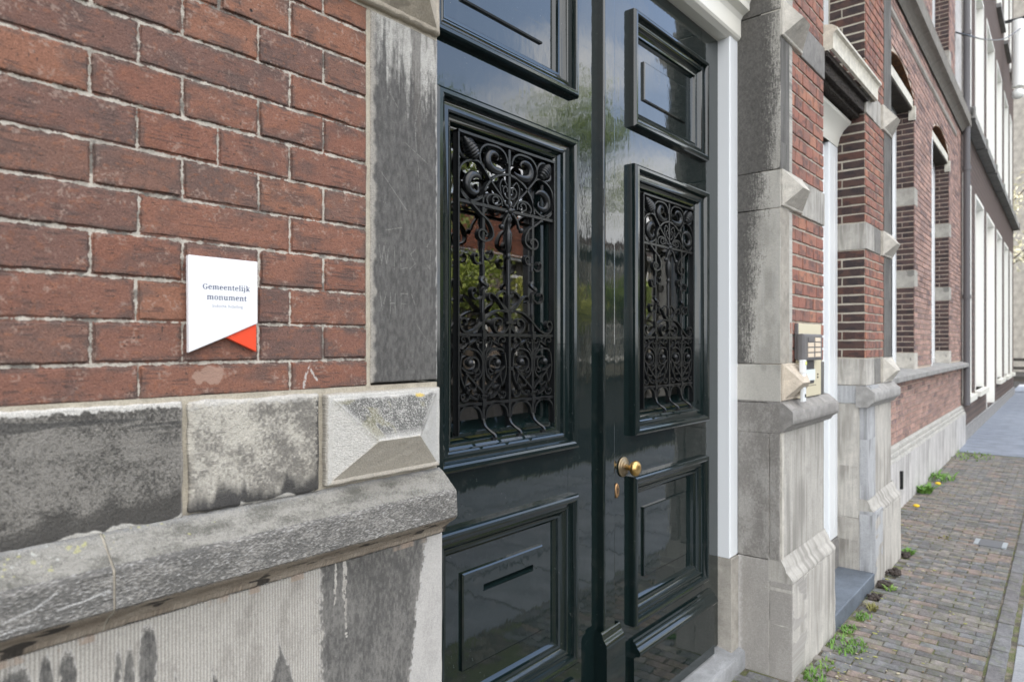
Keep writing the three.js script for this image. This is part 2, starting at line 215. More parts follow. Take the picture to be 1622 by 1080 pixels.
/* plinth ashlars */
const A1 = { x0: -.12, x1: .4635, y0: 1.238, y1: 1.4155 }, A2 = { x0: .472, x1: .698, y0: 1.243, y1: 1.4135 };
const TA1 = bake(1200, 360, (u, v) => {
  const x = mix(A1.x0, A1.x1, u), y = mix(A1.y0, A1.y1, v), f = vn(x * 1500, y * 1500, 256, 61), g = fbm(x * 320, y * 320, 3, 256, 62), m = fbm(x * 30, y * 55, 4, 256, 63);
  let c = mix3([.060, .056, .050], [.195, .182, .162], sm(.36, .74, m * .38 + g * .50 + f * .18 + .10 * sm(.15, .5, v) - .12 * sm(.78, .95, v)) * sm(.06, .3, v + (m - .5) * .3));
  const line = sm(.64, .74, vn(x * 9 + 3, y * 260, 256, 64)) * sm(.55, .9, v); c = mix3(c, [.05, .048, .045], line * .7);
  const top = v + (fbm(x * 90, 3, 3, 256, 65) - .5) * .05 + (g - .5) * .03; c = mix3(c, [.50, .48, .44], sm(.945, .965, top)); const bot = v + (fbm(x * 45, 9, 3, 256, 66) - .5) * .10; c = mix3(c, [.44, .42, .38], sm(.035, .02, bot));
  c = mix3(c, [.30, .275, .24], sm(.992, .998, u) * .8);
  const k = .6 + .8 * f; return [c[0] * k, c[1] * k, c[2] * k, .5 + .5 * (f - .5) + .6 * (g - .5)];
});
const TA2 = bake(520, 380, (u, v) => {
  const x = mix(A2.x0, A2.x1, u), y = mix(A2.y0, A2.y1, v), f = vn(x * 1500, y * 1500, 256, 67), g = fbm(x * 300, y * 300, 3, 256, 68), m = fbm(x * 28 + y * 14, y * 28, 4, 256, 69), s = fbm(x * 100, y * 100, 3, 256, 70);
  const grime = sm(.40, .74, m * .40 + g * .38 + f * .16 + .12 * sm(.3, .95, u) + .05 + .20 * (s - .5)); let c = mix3([.46, .43, .37], [.115, .106, .094], grime * .85);
  const b = v + (fbm(x * 60, 2, 3, 256, 71) - .5) * .25 + (g - .5) * .1; c = mix3(c, [.055, .052, .049], sm(.20, .06, b)); const r = u + (g - .5) * .05; c = mix3(c, [.07, .066, .06], sm(.965, .985, r));
  c = mix3(c, [.47, .45, .41], sm(.93, .97, v + (s - .5) * .1) * .8); const pl = v + (vn(x * 30, 5, 256, 72) - .5) * .12; if (u > .35 && u < .95) c = mix3(c, [.46, .44, .40], sm(.035, .02, pl));
  const k = .68 + .65 * f; return [c[0] * k, c[1] * k, c[2] * k, .5 + .5 * (f - .5) + .6 * (g - .5)];
});
const DI = { x0: .7105, x1: .9865, y0: 1.2475, y1: 1.4115 };
const TD = bake(560, 360, (u, v) => {
  const x = mix(DI.x0, DI.x1, u), y = mix(DI.y0, DI.y1, v), f = vn(x * 1500, y * 1500, 256, 73), g = fbm(x * 620, y * 620, 3, 256, 74), m = fbm(x * 50, y * 50, 3, 256, 75);
  let c = [.50, .485, .45];
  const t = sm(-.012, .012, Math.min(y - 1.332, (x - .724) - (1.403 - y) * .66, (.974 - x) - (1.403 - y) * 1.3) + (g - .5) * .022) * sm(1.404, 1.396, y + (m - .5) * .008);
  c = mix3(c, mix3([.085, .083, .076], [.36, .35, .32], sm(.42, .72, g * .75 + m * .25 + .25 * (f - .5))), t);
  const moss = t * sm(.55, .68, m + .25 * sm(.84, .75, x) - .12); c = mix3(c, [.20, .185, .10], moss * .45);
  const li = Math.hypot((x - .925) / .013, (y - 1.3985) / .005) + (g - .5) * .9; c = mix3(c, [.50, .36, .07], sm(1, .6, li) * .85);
  const low = sm(-.004, .004, Math.min(1.328 - y, x - .722 - (y - 1.258) * .73, .975 - x - (y - 1.258) * 1.5) + (g - .5) * .004); c = mix3(c, [.60, .54, .455], low * .85);  // cream underside, lightened in colour to stand in for weak ground bounce
  const sp = sm(.72, .8, vn(x * 700, y * 700, 256, 76)) * .25; c = mix3(c, [.2, .19, .18], sp * (1 - t));
  const rim = Math.min(x - DI.x0, DI.x1 - x, y - DI.y0, DI.y1 - y); c = mix3(c, [.30, .27, .22], sm(.004, .001, rim + (g - .5) * .004) * .7);
  const k = .74 + .5 * f; return [c[0] * k, c[1] * k, c[2] * k, .5 + .5 * (f - .5) + .6 * (g - .5)];
});
/* moulded string course beside the door; v runs down the profile */
const CO = { x0: -.12, x1: .995, len: .165 };
const spots = []; { const r = rng(5); for (let i = 0; i < 46; i++) spots.push([.2 + .6 * r() * r() + .05 * r(), .004 + .04 * r(), .0012 + .003 * r() * r(), r()]); for (const [a, b, q] of [[.268, .030, .004], [.283, .046, .004], [.318, .026, .0045], [.326, .020, .004], [.31, .018, .004], [.352, .010, .004], [.40, .006, .003], [.43, .008, .003]]) spots.push([a, b, q, .1]); }
const worm = [[.232, .098, .262, .092], [.262, .092, .285, .078], [.23, .112, .26, .110], [.31, .098, .345, .092], [.286, .100, .31, .098]];
const TC = bake(2040, 320, (u, v) => {
  const x = mix(CO.x0, CO.x1, u), s = v * CO.len, f = vn(x * 1500, s * 1500, 256, 81), g = fbm(x * 260, s * 330, 3, 256, 82), m = fbm(x * 26, s * 60, 4, 256, 83), ch = vn(x * 260 + s * 420, s * 760 - x * 60, 256, 84);
  const slope = s < .060; let c = slope ? mix3([.115, .110, .094], [.275, .262, .232], sm(.25, .75, m * .7 + g * .35 + .2 * (f - .5))) : mix3([.110, .105, .097], [.27, .255, .232], sm(.36, .78, ch * .55 + m * .45));
  if (slope) c = mix3(c, [.25, .25, .25], sm(.018, .0, s + (g - .5) * .02) * .55);
  if (slope && x > .70) { const arc = Math.abs(((x - .76) * 110 - Math.sin(s * 90) * 1.4) % 1); c = mix3(c, [.27, .265, .255], (arc < .4 ? .35 : 0) * sm(.02, .035, s) * sm(.74, .80, x)); }
  if (!slope && ch > .83) c = mix3(c, [.40, .40, .39], .5);
  if (slope) for (const q of spots) { const d = Math.hypot(x - q[0], s - q[1]) / q[2] + (g - .5) * 1.3; if (d < 1) c = mix3(c, q[3] < .45 ? [.40, .385, .17] : [.42, .42, .38], .6 * sm(1, .5, d)); }
  for (const q of worm) { const d = seg(x, s, ...q); if (d < .0014 && f > .25) c = mix3(c, [.48, .47, .45], .7); }
  if (s > .118) c = mix3(c, mix3([.20, .155, .115], [.36, .31, .25], m), sm(.118, .124, s + (g - .5) * .006));
  if (s > .126) { const pit = fbm(x * 24, s * 90, 2, 256, 85); c = mix3(c, [.05, .042, .035], sm(.66, .72, pit)); }
  const k = .70 + .6 * f; return [c[0] * k, c[1] * k, c[2] * k, .5 + .5 * (f - .5) + .5 * (g - .5) + (slope ? 0 : .35 * (ch - .5))];
});
/* combed plinth with dark runs */
const PL = { x0: -.12, x1: .996, y0: .60, y1: 1.112 };
const runs = [[.232, .272, 1.090], [.277, .294, 1.093], [.298, .322, 1.090], [.366, .377, 1.070], [.379, .393, 1.066], [.398, .423, 1.092], [.44, .462, 1.012], [.487, .527, 1.010], [.597, .645, 1.010], [.05, .09, 1.08], [.12, .2, 1.05]];
const TP = bake(1800, 826, (u, v) => {
  const x = mix(PL.x0, PL.x1, u), y = mix(PL.y0, PL.y1, v), f = vn(x * 1500, y * 1500, 256, 91), g = fbm(x * 260, y * 120, 3, 256, 92), m = fbm(x * 40, y * 20, 4, 256, 93), wob = (fbm(x * 30, y * 34, 3, 256, 94) - .5) * .018, wb2 = (fbm(x * 300, y * 160, 2, 256, 95) - .5) * .008;
  const ph = x / .0052 * 6.2832 + (vn(x * 3, y * 9, 256, 96)) * 1.2, groove = .5 + .5 * Math.sin(ph);
  const smooth = sm(.70, .705, x + wob * .2); let c = mix3([.43, .405, .365], [.27, .25, .222], sm(.42, .76, m * .7 + g * .3) * .7); c = mix3(c, [.17, .155, .135], (1 - groove) * (1 - groove) * .55 * (1 - smooth)); let h = .45 + .4 * (groove - .5) * (1 - smooth), wet = 0;
  for (const r of runs) { const tt = r[2] - .03 * Math.pow(Math.abs((x - (r[0] + r[1]) / 2) / (r[1] - r[0])) * 2, 3), half = (r[1] - r[0]) / 2 * (r[2] < 1.02 ? sm(r[2], r[2] - .10, y) : 1), e = half - Math.abs(x + wob * .8 - (r[0] + r[1]) / 2) + wb2; wet = Math.max(wet, sm(-.0022, .0030, e + (f - .5) * .004 + (g - .5) * .004) * sm(.012, -.008, y - tt + wb2 + (f - .5) * .006)); }
  const xr = .951 - (1.112 - y) * .165, big = Math.min(x - .700 + wb2 * 2 + wob, xr - x + wob + wb2 * 1.5); const slit = g > .34 && ((Math.abs(x - .731 + wob * .5 + wb2 * .3) < .0018 + .0012 * m && y > 1.045 + wb2 * 6) || (Math.abs(x - .752 + wob * .7 + wb2 * .4) < .0022 + .002 * sm(1.0, 1.06, y) && y > .985 + wb2 * 8)); wet = Math.max(wet, slit ? 0 : sm(-.005, .006, big + (f - .5) * .008 + (g - .5) * .008));
  const dark = mix3([.060, .058, .055], [.165, .157, .145], sm(.3, .78, m * .45 + g * .5 + f * .1)); c = mix3(c, dark, wet * .94);
  const rim = wet > .05 && wet < .6 && g > .46; if (rim) c = mix3(c, [.50, .48, .45], .45); if (big < 0 && x > .84) c = mix3(c, [.42, .41, .40], .5);
  if (y > 1.098) c = mix3(c, [.33, .25, .19], sm(.45, .6, m) * .7);
  const k = .70 + .6 * f; return [c[0] * k, c[1] * k, c[2] * k, h + .3 * (f - .5) + .25 * (g - .5)];
});
/* sooty jamb of the right pier: z across, y up */
const RV = { z0: -.19, z1: .075, y0: 0, y1: 3.3 };
const TR = bake(260, 2048, (u, v) => {
  const z = mix(RV.z0, RV.z1, u), y = mix(RV.y0, RV.y1, v), f = vn(z * 700, y * 700, 256, 101), g = fbm(z * 160, y * 110, 3, 256, 102), m = fbm(z * 22, y * 9, 4, 256, 103), zi = z + .19;
  let c = mix3([.44, .42, .375], [.34, .325, .29], sm(.4, .7, m));
  if (y < 1.245) { c = mix3([.20, .187, .17], [.31, .295, .27], sm(.35, .7, m * .6 + g * .4)); if (y < .53) { c = mix3(c, [.38, .36, .33], .6); const w = sm(.028, .0, zi + (g - .5) * .03) * sm(.05, .12, y); c = mix3(c, [.56, .54, .52], w * .8); } if (f > .9) c = mix3(c, [.42, .40, .38], .7); }
  else if (y > 1.41) {
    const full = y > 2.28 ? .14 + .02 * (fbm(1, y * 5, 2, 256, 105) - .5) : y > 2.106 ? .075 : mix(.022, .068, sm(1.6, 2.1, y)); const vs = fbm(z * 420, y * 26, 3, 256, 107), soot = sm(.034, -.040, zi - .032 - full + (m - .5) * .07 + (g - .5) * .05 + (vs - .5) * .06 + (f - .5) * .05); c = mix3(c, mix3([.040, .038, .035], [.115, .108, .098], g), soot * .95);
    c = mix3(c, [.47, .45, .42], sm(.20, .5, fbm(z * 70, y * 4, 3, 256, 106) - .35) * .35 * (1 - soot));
  }
  const k = .80 + .4 * f; return [c[0] * k, c[1] * k, c[2] * k, .5 + .4 * (f - .5) + .5 * (g - .5)];
});
const mReveal = std({ ...TR, bumpScale: .0015 });
/* gloss paint: brush marks only */
const TPAINT = bake(1024, 1024, (u, v) => { const a = fbm(u * 64, v * 10, 3, 64, 111), b = fbm(u * 14, v * 9, 3, 14, 112), c = vn(u * 256, v * 40, 256, 113); const sp = sm(.93, .97, vn(u * 256, v * 256, 256, 114)) * sm(.60, .72, fbm(u * 20, v * 12, 3, 20, 115)), du = sm(.60, .8, fbm(u * 12, v * 12, 5, 12, 116)); let q = mix3([.0055, .0115, .0115], [.016, .020, .019], du * .6); q = mix3(q, [.20, .20, .18], sp * .8); return [...q, .5 + .16 * (a - .5) + .75 * (b - .5) + .03 * (c - .5) - .2 * sp]; }, true);
const mPaint = phys({ map: TPAINT.map, roughness: .035, bumpMap: TPAINT.bumpMap, bumpScale: .00034, ior: 1.74 });
const mPaintM = phys({ map: TPAINT.map, roughness: .09, bumpMap: TPAINT.bumpMap, bumpScale: .00028, ior: 1.62 });
const mIron = phys({ color: lin(.008, .009, .010), roughness: .30, ior: 1.45 });
const mWhite = phys({ color: lin(.74, .76, .77), roughness: .35, bumpMap: TPAINT.bumpMap, bumpScale: .00008 });
const mCream = phys({ color: lin(.78, .76, .68), roughness: .4, bumpMap: TPAINT.bumpMap, bumpScale: .00008 });
const mGlass = phys({ color: lin(.93, .95, .94), roughness: 0, transmission: 1, thickness: 0, ior: 2.3 });
const mDark = std({ color: lin(.02, .02, .02) });
const TPV = bake(512, 512, (u, v) => { const big = fbm(u * 8, v * 8, 4, 8, 121), mid = fbm(u * 40, v * 40, 3, 40, 122), f = vn(u * 256, v * 256, 256, 123); const k = .58 + .5 * (big - .5) + .4 * (mid - .5) + .25 * (f - .5), ms = sm(.52, .70, fbm(u * 14, v * 14, 4, 14, 124)) * .5; return [k * (1 - .20 * ms), k * (1 - .10 * ms), k * (1 - .42 * ms), .5 + .5 * (mid - .5) + .4 * (f - .5)]; }, true);
const paverMats = [[.31, .278, .260], [.255, .243, .240], [.37, .29, .25], [.215, .203, .195], [.36, .325, .29], [.28, .277, .28]].map(c => std({ ...TPV, color: lin(...c), bumpScale: .0015, roughness: .8 }));
const TSOIL = bake(768, 768, (u, v) => { const m = fbm(u * 24, v * 24, 4, 24, 131), f = vn(u * 256, v * 256, 256, 132), g = fbm(u * 10, v * 10, 4, 10, 133); let c = mix3([.085, .074, .055], [.19, .165, .125], sm(.4, .7, m)); c = mix3(c, [.12, .135, .045], sm(.46, .60, g) * .8); const k = .6 + .8 * f; return [c[0] * k, c[1] * k, c[2] * k, m * .6 + f * .4]; }, true);
const mSoil = std({ ...TSOIL, bumpScale: .006 });
const TSLAB = bake(768, 768, (u, v) => { const m = fbm(u * 6, v * 6, 5, 6, 141), f = vn(u * 256, v * 256, 256, 142), g = fbm(u * 60, v * 60, 3, 60, 143); const k = .66 + .4 * (m - .5) + .2 * (g - .5) + .2 * (f - .5); return [k, k, k, g * .5 + f * .4]; }, true);
const mSlab = std({ ...TSLAB, color: lin(.30, .335, .40), bumpScale: .0012, roughness: .75 });
const mBlue = std({ ...TSLAB, color: lin(.17, .20, .24), bumpScale: .0008, roughness: .6 });

/* ---------------------------------------------------------------- the monument building */
const G0 = .02;                                                       // pavement level
const bld = grp('monument_building', scene);
tag(bld, 'red brick building with grey stone trim and dark green double doors', 'building');
const mCore = mMortar;
/* left brick wall: bricks laid one by one in mortar */
{
  const wall = grp('brick_wall', bld);
  const bed = block(-.13, .8165, 1.395, 2.42, -.0026, .05, { nx: 120, ny: 120, amp: .0014, fr: 130, r: .002 }); uvXY(bed, WALL.x0, WALL.x1, WALL.y0, WALL.y1);
  obj('mortar', bed, mWall, wall);
  for (const b of wallBricks) { const w = b.x1 - b.x0; const g = block(b.x0, b.x1, b.y0, b.y1, .001 + (hsh(b.k, b.i + 3) - .5) * .0022, .03, { nx: Math.max(4, Math.round(w / .013)), ny: 4, r: .0019, amp: .0009, jit: .0014, seed: b.k * 9 + b.i, fr: 60 }); obj('brick', uvXY(g, WALL.x0, WALL.x1, WALL.y0, WALL.y1), mWall, wall); }
  const rest = [box(-14, -.13, 0, 9.4, -.05, -.012, .5), box(-.13, .985, 2.42, 9.4, -.05, -.012, .5)]; obj('plain_brickwork', rest, std({ ...TB, color: lin(.24, .10, .07) }), wall);
}
/* left stonework */
{
  const s = grp('stone_dressing', bld);
  obj('jamb_slab', uvXY(block(SL.x0, SL.x1, SL.y0, SL.y1, .005, .12, { r: .003, amp: .0004, jit: .0008, nx: 10, ny: 40, fr: 80 }), SL.x0, SL.x1, SL.y0, SL.y1), std({ ...TSL, bumpScale: .0010, roughness: .8 }), s, 'dark scratched stone slab with a pale washed head');
  obj('ashlar_block', uvXY(block(A1.x0, A1.x1, A1.y0, A1.y1, .007, .1, { r: .004, amp: .0012, jit: .0016, nx: 60, ny: 22, fr: 90 }), A1.x0, A1.x1, A1.y0, A1.y1), std({ ...TA1, bumpScale: .0022 }), s, 'dark weathered ashlar block');
  obj('ashlar_block', uvXY(block(A2.x0, A2.x1, A2.y0, A2.y1, .012, .1, { r: .006, amp: .0012, jit: .0016, nx: 30, ny: 22, fr: 90 }), A2.x0, A2.x1, A2.y0, A2.y1), std({ ...TA2, bumpScale: .0022 }), s, 'pale mottled ashlar block');
  const mDi = std({ ...TD, bumpScale: .0020 });
  const a = .012, rimZ = .016;
  const diaFaces = (dx, dy, seed) => { const L = .722 + dx, R = .975 + dx, T = 1.403 + dy, B = 1.258 + dy, l = [.773 + dx, 1.328 + dy, .082], r = [.870 + dx, 1.328 + dy, .082], bl = [L, B, rimZ], br = [R, B, rimZ], tl = [L, T, rimZ], tr = [R, T, rimZ]; return [patch(bl, br, r, l, 22, .0012, seed), patch(l, r, tr, tl, 22, .0022, seed + 3), patch(tl, bl, l, l, 20, .0012, seed + 5), patch(br, tr, r, r, 20, .0012, seed + 8)]; };
  const dBase = (dx, dy, seed) => block(DI.x0 + dx, DI.x1 + dx, DI.y0 + dy, DI.y1 + dy, rimZ, .1, { r: .006, amp: .0008, jit: .0012, nx: 24, ny: 14, seed, fr: 90 });
  const dia = (dx, dy, seed) => uvXY(mergeGeometries([dBase(dx, dy, seed), ...diaFaces(dx, dy, seed)].map(clean)), DI.x0 + dx, DI.x1 + dx, DI.y0 + dy, DI.y1 + dy);
  globalThis.__dia = (dx, dy, seed) => ({ g: mergeGeometries([dBase(dx, dy, seed), ...diaFaces(dx, dy, seed)].map(clean)), x: dx, y: dy });
  obj('diamond_block', dia(0, 0, 1), mDi, s, 'diamond pointed block with a lichen covered top');
  const up = __dia(0, .8925, 5).g; obj('diamond_block', uvBox(up, .5), stone(.62, .555, .46), s, 'brown stained diamond pointed block');
  obj('mortar', [box(-.13, .99, 1.225, 1.4215, -.06, .0005, .3), box(.806, .8165, 1.42, 2.14, -.05, .0015, .3), box(.705, .9885, 2.133, 2.145, -.05, .002, .3), box(.70, .995, 2.30, 3.2, -.25, -.004, .3)], std({ ...TM, color: lin(.52, .49, .43), bumpScale: .0018 }), s);
}
/* string course and combed plinth */
const COURSE = [[.004, 1.2425], [.014, 1.238], [.054, 1.203], [.0565, 1.199], [.0575, 1.150], [.054, 1.1455], [.046, 1.139], [.034, 1.132], [.024, 1.121], [.020, 1.1125], [.014, 1.109]];
{
  const pl = grp('plinth', bld); const mC = std({ ...TC, bumpScale: .0026 });
  for (const [a, b, sd] of [[-.12, .3495, 1], [.3528, .993, 2]]) { const g = sweep(COURSE, a, b, Math.round((b - a) / .006), { amp: .0011, seed: sd, seg: .006, fr: 70 }); const uv = g.attributes.uv; for (let i = 0; i < uv.count; i++) uv.setXY(i, (uv.getX(i) - CO.x0) / (CO.x1 - CO.x0), uv.getY(i) / CO.len); obj('string_course', g, mC, pl); }
  obj('mortar', uvBox(sweep(COURSE.map(([z, y]) => [z - .0022, y - .0015]), .3485, .3540, 2, { amp: .0008, seed: 3 }), .3), mMortar, pl);
  obj('combed_slab', uvXY(block(-.12, .9955, .0, 1.108, .012, .3, { r: .003, amp: .0006, jit: .0012, nx: 40, ny: 40, fr: 60 }), PL.x0, PL.x1, PL.y0, PL.y1), std({ ...TP, bumpScale: .0016 }), pl);
}
/* ---------------------------------------------------------------- the right pier between the two doors */
const GREY = stoneV(.66, .635, .59), GREY2 = stoneV(.58, .56, .52), DARKST = stoneV(.20, .194, .184), PALE = stone(.78, .745, .68), BLUISH = stoneV(.56, .575, .60);
function brickRects(x0, x1, y0, y1, course, bond) {                      // bond: list of joint offsets per course parity
  const out = [], n = Math.round((y1 - y0) / course), c = (y1 - y0) / n;
  for (let k = 0; k < n; k++) { const j = [x0, ...bond[k % bond.length].map(t => x0 + t).filter(t => t > x0 + .02 && t < x1 - .02), x1]; for (let i = 0; i < j.length - 1; i++) out.push([j[i] + .0035, j[i + 1] - .0035, y0 + k * c + .005, y0 + (k + 1) * c - .005, k * 31 + i]); }
  return out;
}
function layBricks(parent, rects, zf, mats, left, x) { for (const [a, b, c, d, s] of rects) { const g = block(a, b, c, d, zf + (hsh(s, 2) - .5) * .004, .03, { nx: 2, ny: 1, r: .003, jit: .0015, amp: .0008, seed: s }); uvBox(g, .3, .3, hsh(s, 7), hsh(s, 8)); if (left) faceLeft(g, x); obj('brick', g, mats[(hsh(s + ((zf * 1000) | 0), 4) * mats.length) | 0], parent); } }
const heads = [[.03, .14, .25, .36, .47], [.085, .195, .305, .415]], cross = [[.11, .32], [.21, .42], [.05, .26, .47], [.16, .37]];
const profR = (z0, dz = 0) => COURSE.map(([z, y]) => [z + z0, y + dz]);
{
  const p = grp('brick_pier', bld); const X0 = 3.08, X1 = 3.742;
  obj('mortar', [box(3.11, X1 - .004, .02, 9.4, -1.6, -.005, .3)], mMortar, p);
  const rv = (z0, z1, y0, y1, sd) => { const g = block(z0, z1, y0, y1, 0, .16, { r: .003, amp: .0006, jit: .0010, nx: 6, ny: Math.max(4, Math.round((y1 - y0) / .05)), seed: sd }); uvXY(g, RV.z0, RV.z1, RV.y0, RV.y1); return faceLeft(g, X0); };
  let k = 1; for (const [z0, z1, y0, y1] of [[-.19, -.0485, .0, .531], [-.19, -.0485, .535, 1.1], [-.0455, .0, .535, 1.1], [-.30, .001, 1.1, 1.2345], [-.30, .004, 1.2375, 1.4085], [-.30, .003, 1.4115, 2.1045], [-.30, .004, 2.1075, 2.2755], [-.30, .003, 2.2785, 2.984], [-.30, .004, 2.988, 3.25]]) obj('jamb_stone', rv(z0, z1, y0, y1, k++), mReveal, p);
  obj('jamb_stone', [box(X0 + .03, X0 + .1, 0, 1.1, -.30, -.012, .4)], DARKST, p);
  /* front of the stonework */
  obj('jamb_slab', uvBox(block(X0 + .001, 3.199, 1.4135, 2.108, .004, .05, { nx: 3, ny: 16, seed: 4 }), .6), stone(.52, .485, .43), p, 'streaked brown and white stone strip');
  obj('jamb_slab', uvBox(block(X0 + .001, 3.199, 2.2785, 2.868, .004, .05, { nx: 3, ny: 16, seed: 6 }), .6), DARKST, p, 'dark stone strip');
  obj('base_block', uvBox(block(X0 + .003, 3.752, .0, .445, .055, .12, { r: .006, amp: .002, jit: .003, nx: 16, ny: 14, seed: 9, fr: 20 }), 1), GREY, p); obj('base_block', uvXY(faceLeft(block(-.0455, .0548, .0, .4445, 0, .2, { r: .003, nx: 4, ny: 16, seed: 10 }), X0 + .0005), RV.z0, RV.z1, 0, 3.3, 'z'), mReveal, p);
  obj('base_moulding', uvBox(sweep([[.004, .545], [.008, .535], [.022, .512], [.026, .500], [.027, .492], [.048, .470], [.056, .458], [.056, .448], [.048, .444]], X0 + .001, 3.75, 40, { amp: .0005, seed: 3, crease: .9, fr: 25, seg: .02 }), .8), GREY2, p);
  obj('panel_slab', uvBox(block(X0 + .03, 3.742, .54, 1.105, .002, .06, { nx: 14, ny: 14, amp: .0012, seed: 12 }), 1.1, 1.1, .3, .2), GREY2, p); obj('panel_edge', uvBox(block(X0 + .007, X0 + .032, .54, 1.105, .010, .06, { nx: 3, ny: 24, jit: .0018, seed: 13 }), .5), PALE, p);
  obj('ledge', uvBox(sweep(profR(0), X0 + .0005, 3.802, 60, { amp: .0009, seed: 7, fr: 25, crease: .8 }), .7), stone(.42, .405, .39), p);
  for (const [dy, m, sd] of [[0, stone(.80, .70, .58), 11], [.866, PALE, 12], [1.622, PALE, 13]]) { const d = __dia(2.372, dy, sd).g; obj('diamond_block', uvBox(d, .6), m, p); }
  obj('quoin_stone', uvBox(block(3.362, 3.742, 2.112, 2.2775, .006, .05, { nx: 8, ny: 6, seed: 15, amp: .001 }), .5, .5, .1, .3), GREY2, p); obj('quoin_stone', uvBox(block(3.362, 3.742, 1.243, 1.41, .003, .05, { nx: 8, ny: 6, seed: 16 }), .5), DARKST, p); obj('quoin_stone', uvBox(block(3.362, 3.742, 2.868, 3.03, .006, .05, { nx: 8, ny: 6, seed: 17 }), .5), stone(.33, .32, .31), p);
  for (const [y0, y1] of [[1.414, 2.108], [2.281, 2.865], [3.034, 3.55]]) layBricks(p, brickRects(3.205, X1, y0, y1, .0615, heads), .001, brickMats);
}
/* second pier */
{
  const p = grp('brick_pier', bld); const X0 = 4.617, X1 = 5.326, XS = 5.113;
  obj('mortar', [box(X0 + .005, X1 - .02, .02, 9.4, -1.6, -.005, .3)], mMortar, p);
  for (const [y0, y1] of [[1.412, 2.087], [2.252, 2.925], [3.09, 3.95]]) {
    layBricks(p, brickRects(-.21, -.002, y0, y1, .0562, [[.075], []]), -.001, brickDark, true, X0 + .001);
    layBricks(p, brickRects(X0 + .002, XS, y0, y1, .0562, heads), .001, brickMats);
    obj('jamb_slab', uvBox(block(XS, X1, y0, y1, .004, .1, { nx: 3, ny: 12, seed: 5 }), .6), DARKST, p);
  }
  for (const [y0, y1] of [[1.245, 1.41], [2.088, 2.25], [2.926, 3.088]]) {
    obj('quoin_stone', uvBox(faceLeft(block(-.22, .0065, y0, y1, 0, .2, { nx: 6, ny: 6, seed: 21, amp: .001 }), X0 - .002), .6, .6, .2, y0), y0 < 2 ? GREY : GREY2, p);
    obj('quoin_stone', uvBox(block(X0 + .006, 5.02, y0, y1, .002, .1, { nx: 6, ny: 6, seed: 22 }), .6, .6, .6, y0), y0 > 2.5 ? GREY2 : stone(.30, .29, .275), p);
    obj('diamond_block', uvBox(__dia(5.326 - .9875, y0 - 1.2475, 30).g, .6), PALE, p);
  }
  obj('ledge', uvBox(sweep(profR(0), X0 - .02, 5.345, 40, { amp: .0009, seed: 17, fr: 25, crease: .8 }), .7), stone(.50, .49, .48), p);
  const lz = (a, b, c, d, m, sd) => obj('jamb_stone', uvBox(faceLeft(block(a, b, c, d, 0, .2, { nx: 5, ny: 10, jit: .002, seed: sd, amp: .001 }), X0 + .001), .8, .8, .3, sd * .17), m, p);
  lz(-.22, .03, 1.13, 1.243, BLUISH, 41); lz(-.22, -.04, .42, 1.128, GREY, 42); lz(-.034, .012, .54, 1.128, BLUISH, 43); lz(-.22, -.04, .08, .417, stoneV(.58, .555, .51), 44); lz(-.034, .0555, .08, .47, BLUISH, 45);
  obj('panel_slab', uvBox(block(X0 + .004, X1, .54, 1.13, .002, .3, { nx: 8, ny: 10, seed: 46, amp: .001 }), 1, 1, .5, .2), GREY, p);
  obj('base_moulding', uvBox(sweep([[.004, .545], [.022, .515], [.027, .492], [.050, .468], [.056, .458], [.056, .448], [.048, .444]], X0 + .002, 5.372, 24, { amp: .0005, seed: 23, crease: .9, fr: 25, seg: .02 }), .8), GREY2, p);
  obj('base_block', uvBox(block(X0 + .003, 5.372, .0, .445, .055, .3, { r: .006, amp: .002, jit: .003, nx: 12, ny: 10, seed: 47, fr: 20 }), 1.1, 1.1, .2, .5), GREY, p);
  obj('upper_quoin', uvBox(__dia(5.326 - .9875, 3.95 - 1.2475, 31).g, .6), PALE, p);
}
/* frame of the double door, head and steps */
{
  const f = grp('door_frame', bld); const ext = [];
  obj('jamb_post', [frame(2.995, 3.088, .53, 3.0, [[0, -.30], [0, -.196], [.004, -.192], [.03, -.192]]), box(3.02, 3.079, .535, 2.99, -.25, -.1925)], mWhite, f);
  obj('jamb_post', [box(.98, 1.065, .53, 2.99, -.30, -.192)], mWhite, f);
  for (const [a, b] of [[2.997, 3.0795], [.985, 1.063]]) obj('plinth_block', uvBox(block(a, b, .05, .529, -.186, .12, { nx: 4, ny: 10, seed: 51 }), .7), stone(.56, .53, .48), f);
  obj('plinth_block', uvBox(faceLeft(block(-.3, -.1865, .05, .5285, 0, .05, { nx: 4, ny: 10, seed: 52 }), 2.9965), .7), stone(.58, .55, .50), f);
  obj('frame_head', uvBox(sweep([[-.05, 3.6], [-.16, 3.16], [-.10, 3.15], [-.09, 3.12], [-.115, 3.09], [-.135, 3.05], [-.135, 3.02], [-.165, 3.005], [-.175, 2.985], [-.175, 2.91], [-.182, 2.90], [-.195, 2.893], [-.205, 2.888], [-.30, 2.886]], .99, 3.079, 2, { amp: 0, back: -.31, seg: .5, crease: .3 }), .5), mCream, f);
  obj('sill', uvBox(sweep([[-.33, .125], [-.245, .118], [-.165, .100], [-.158, .094], [-.156, .085], [-.156, .0]], .985, 3.081, 60, { amp: .0006, seed: 61, back: -.33, fr: 14, crease: .8 }), .8), stone(.44, .455, .48), f);
}
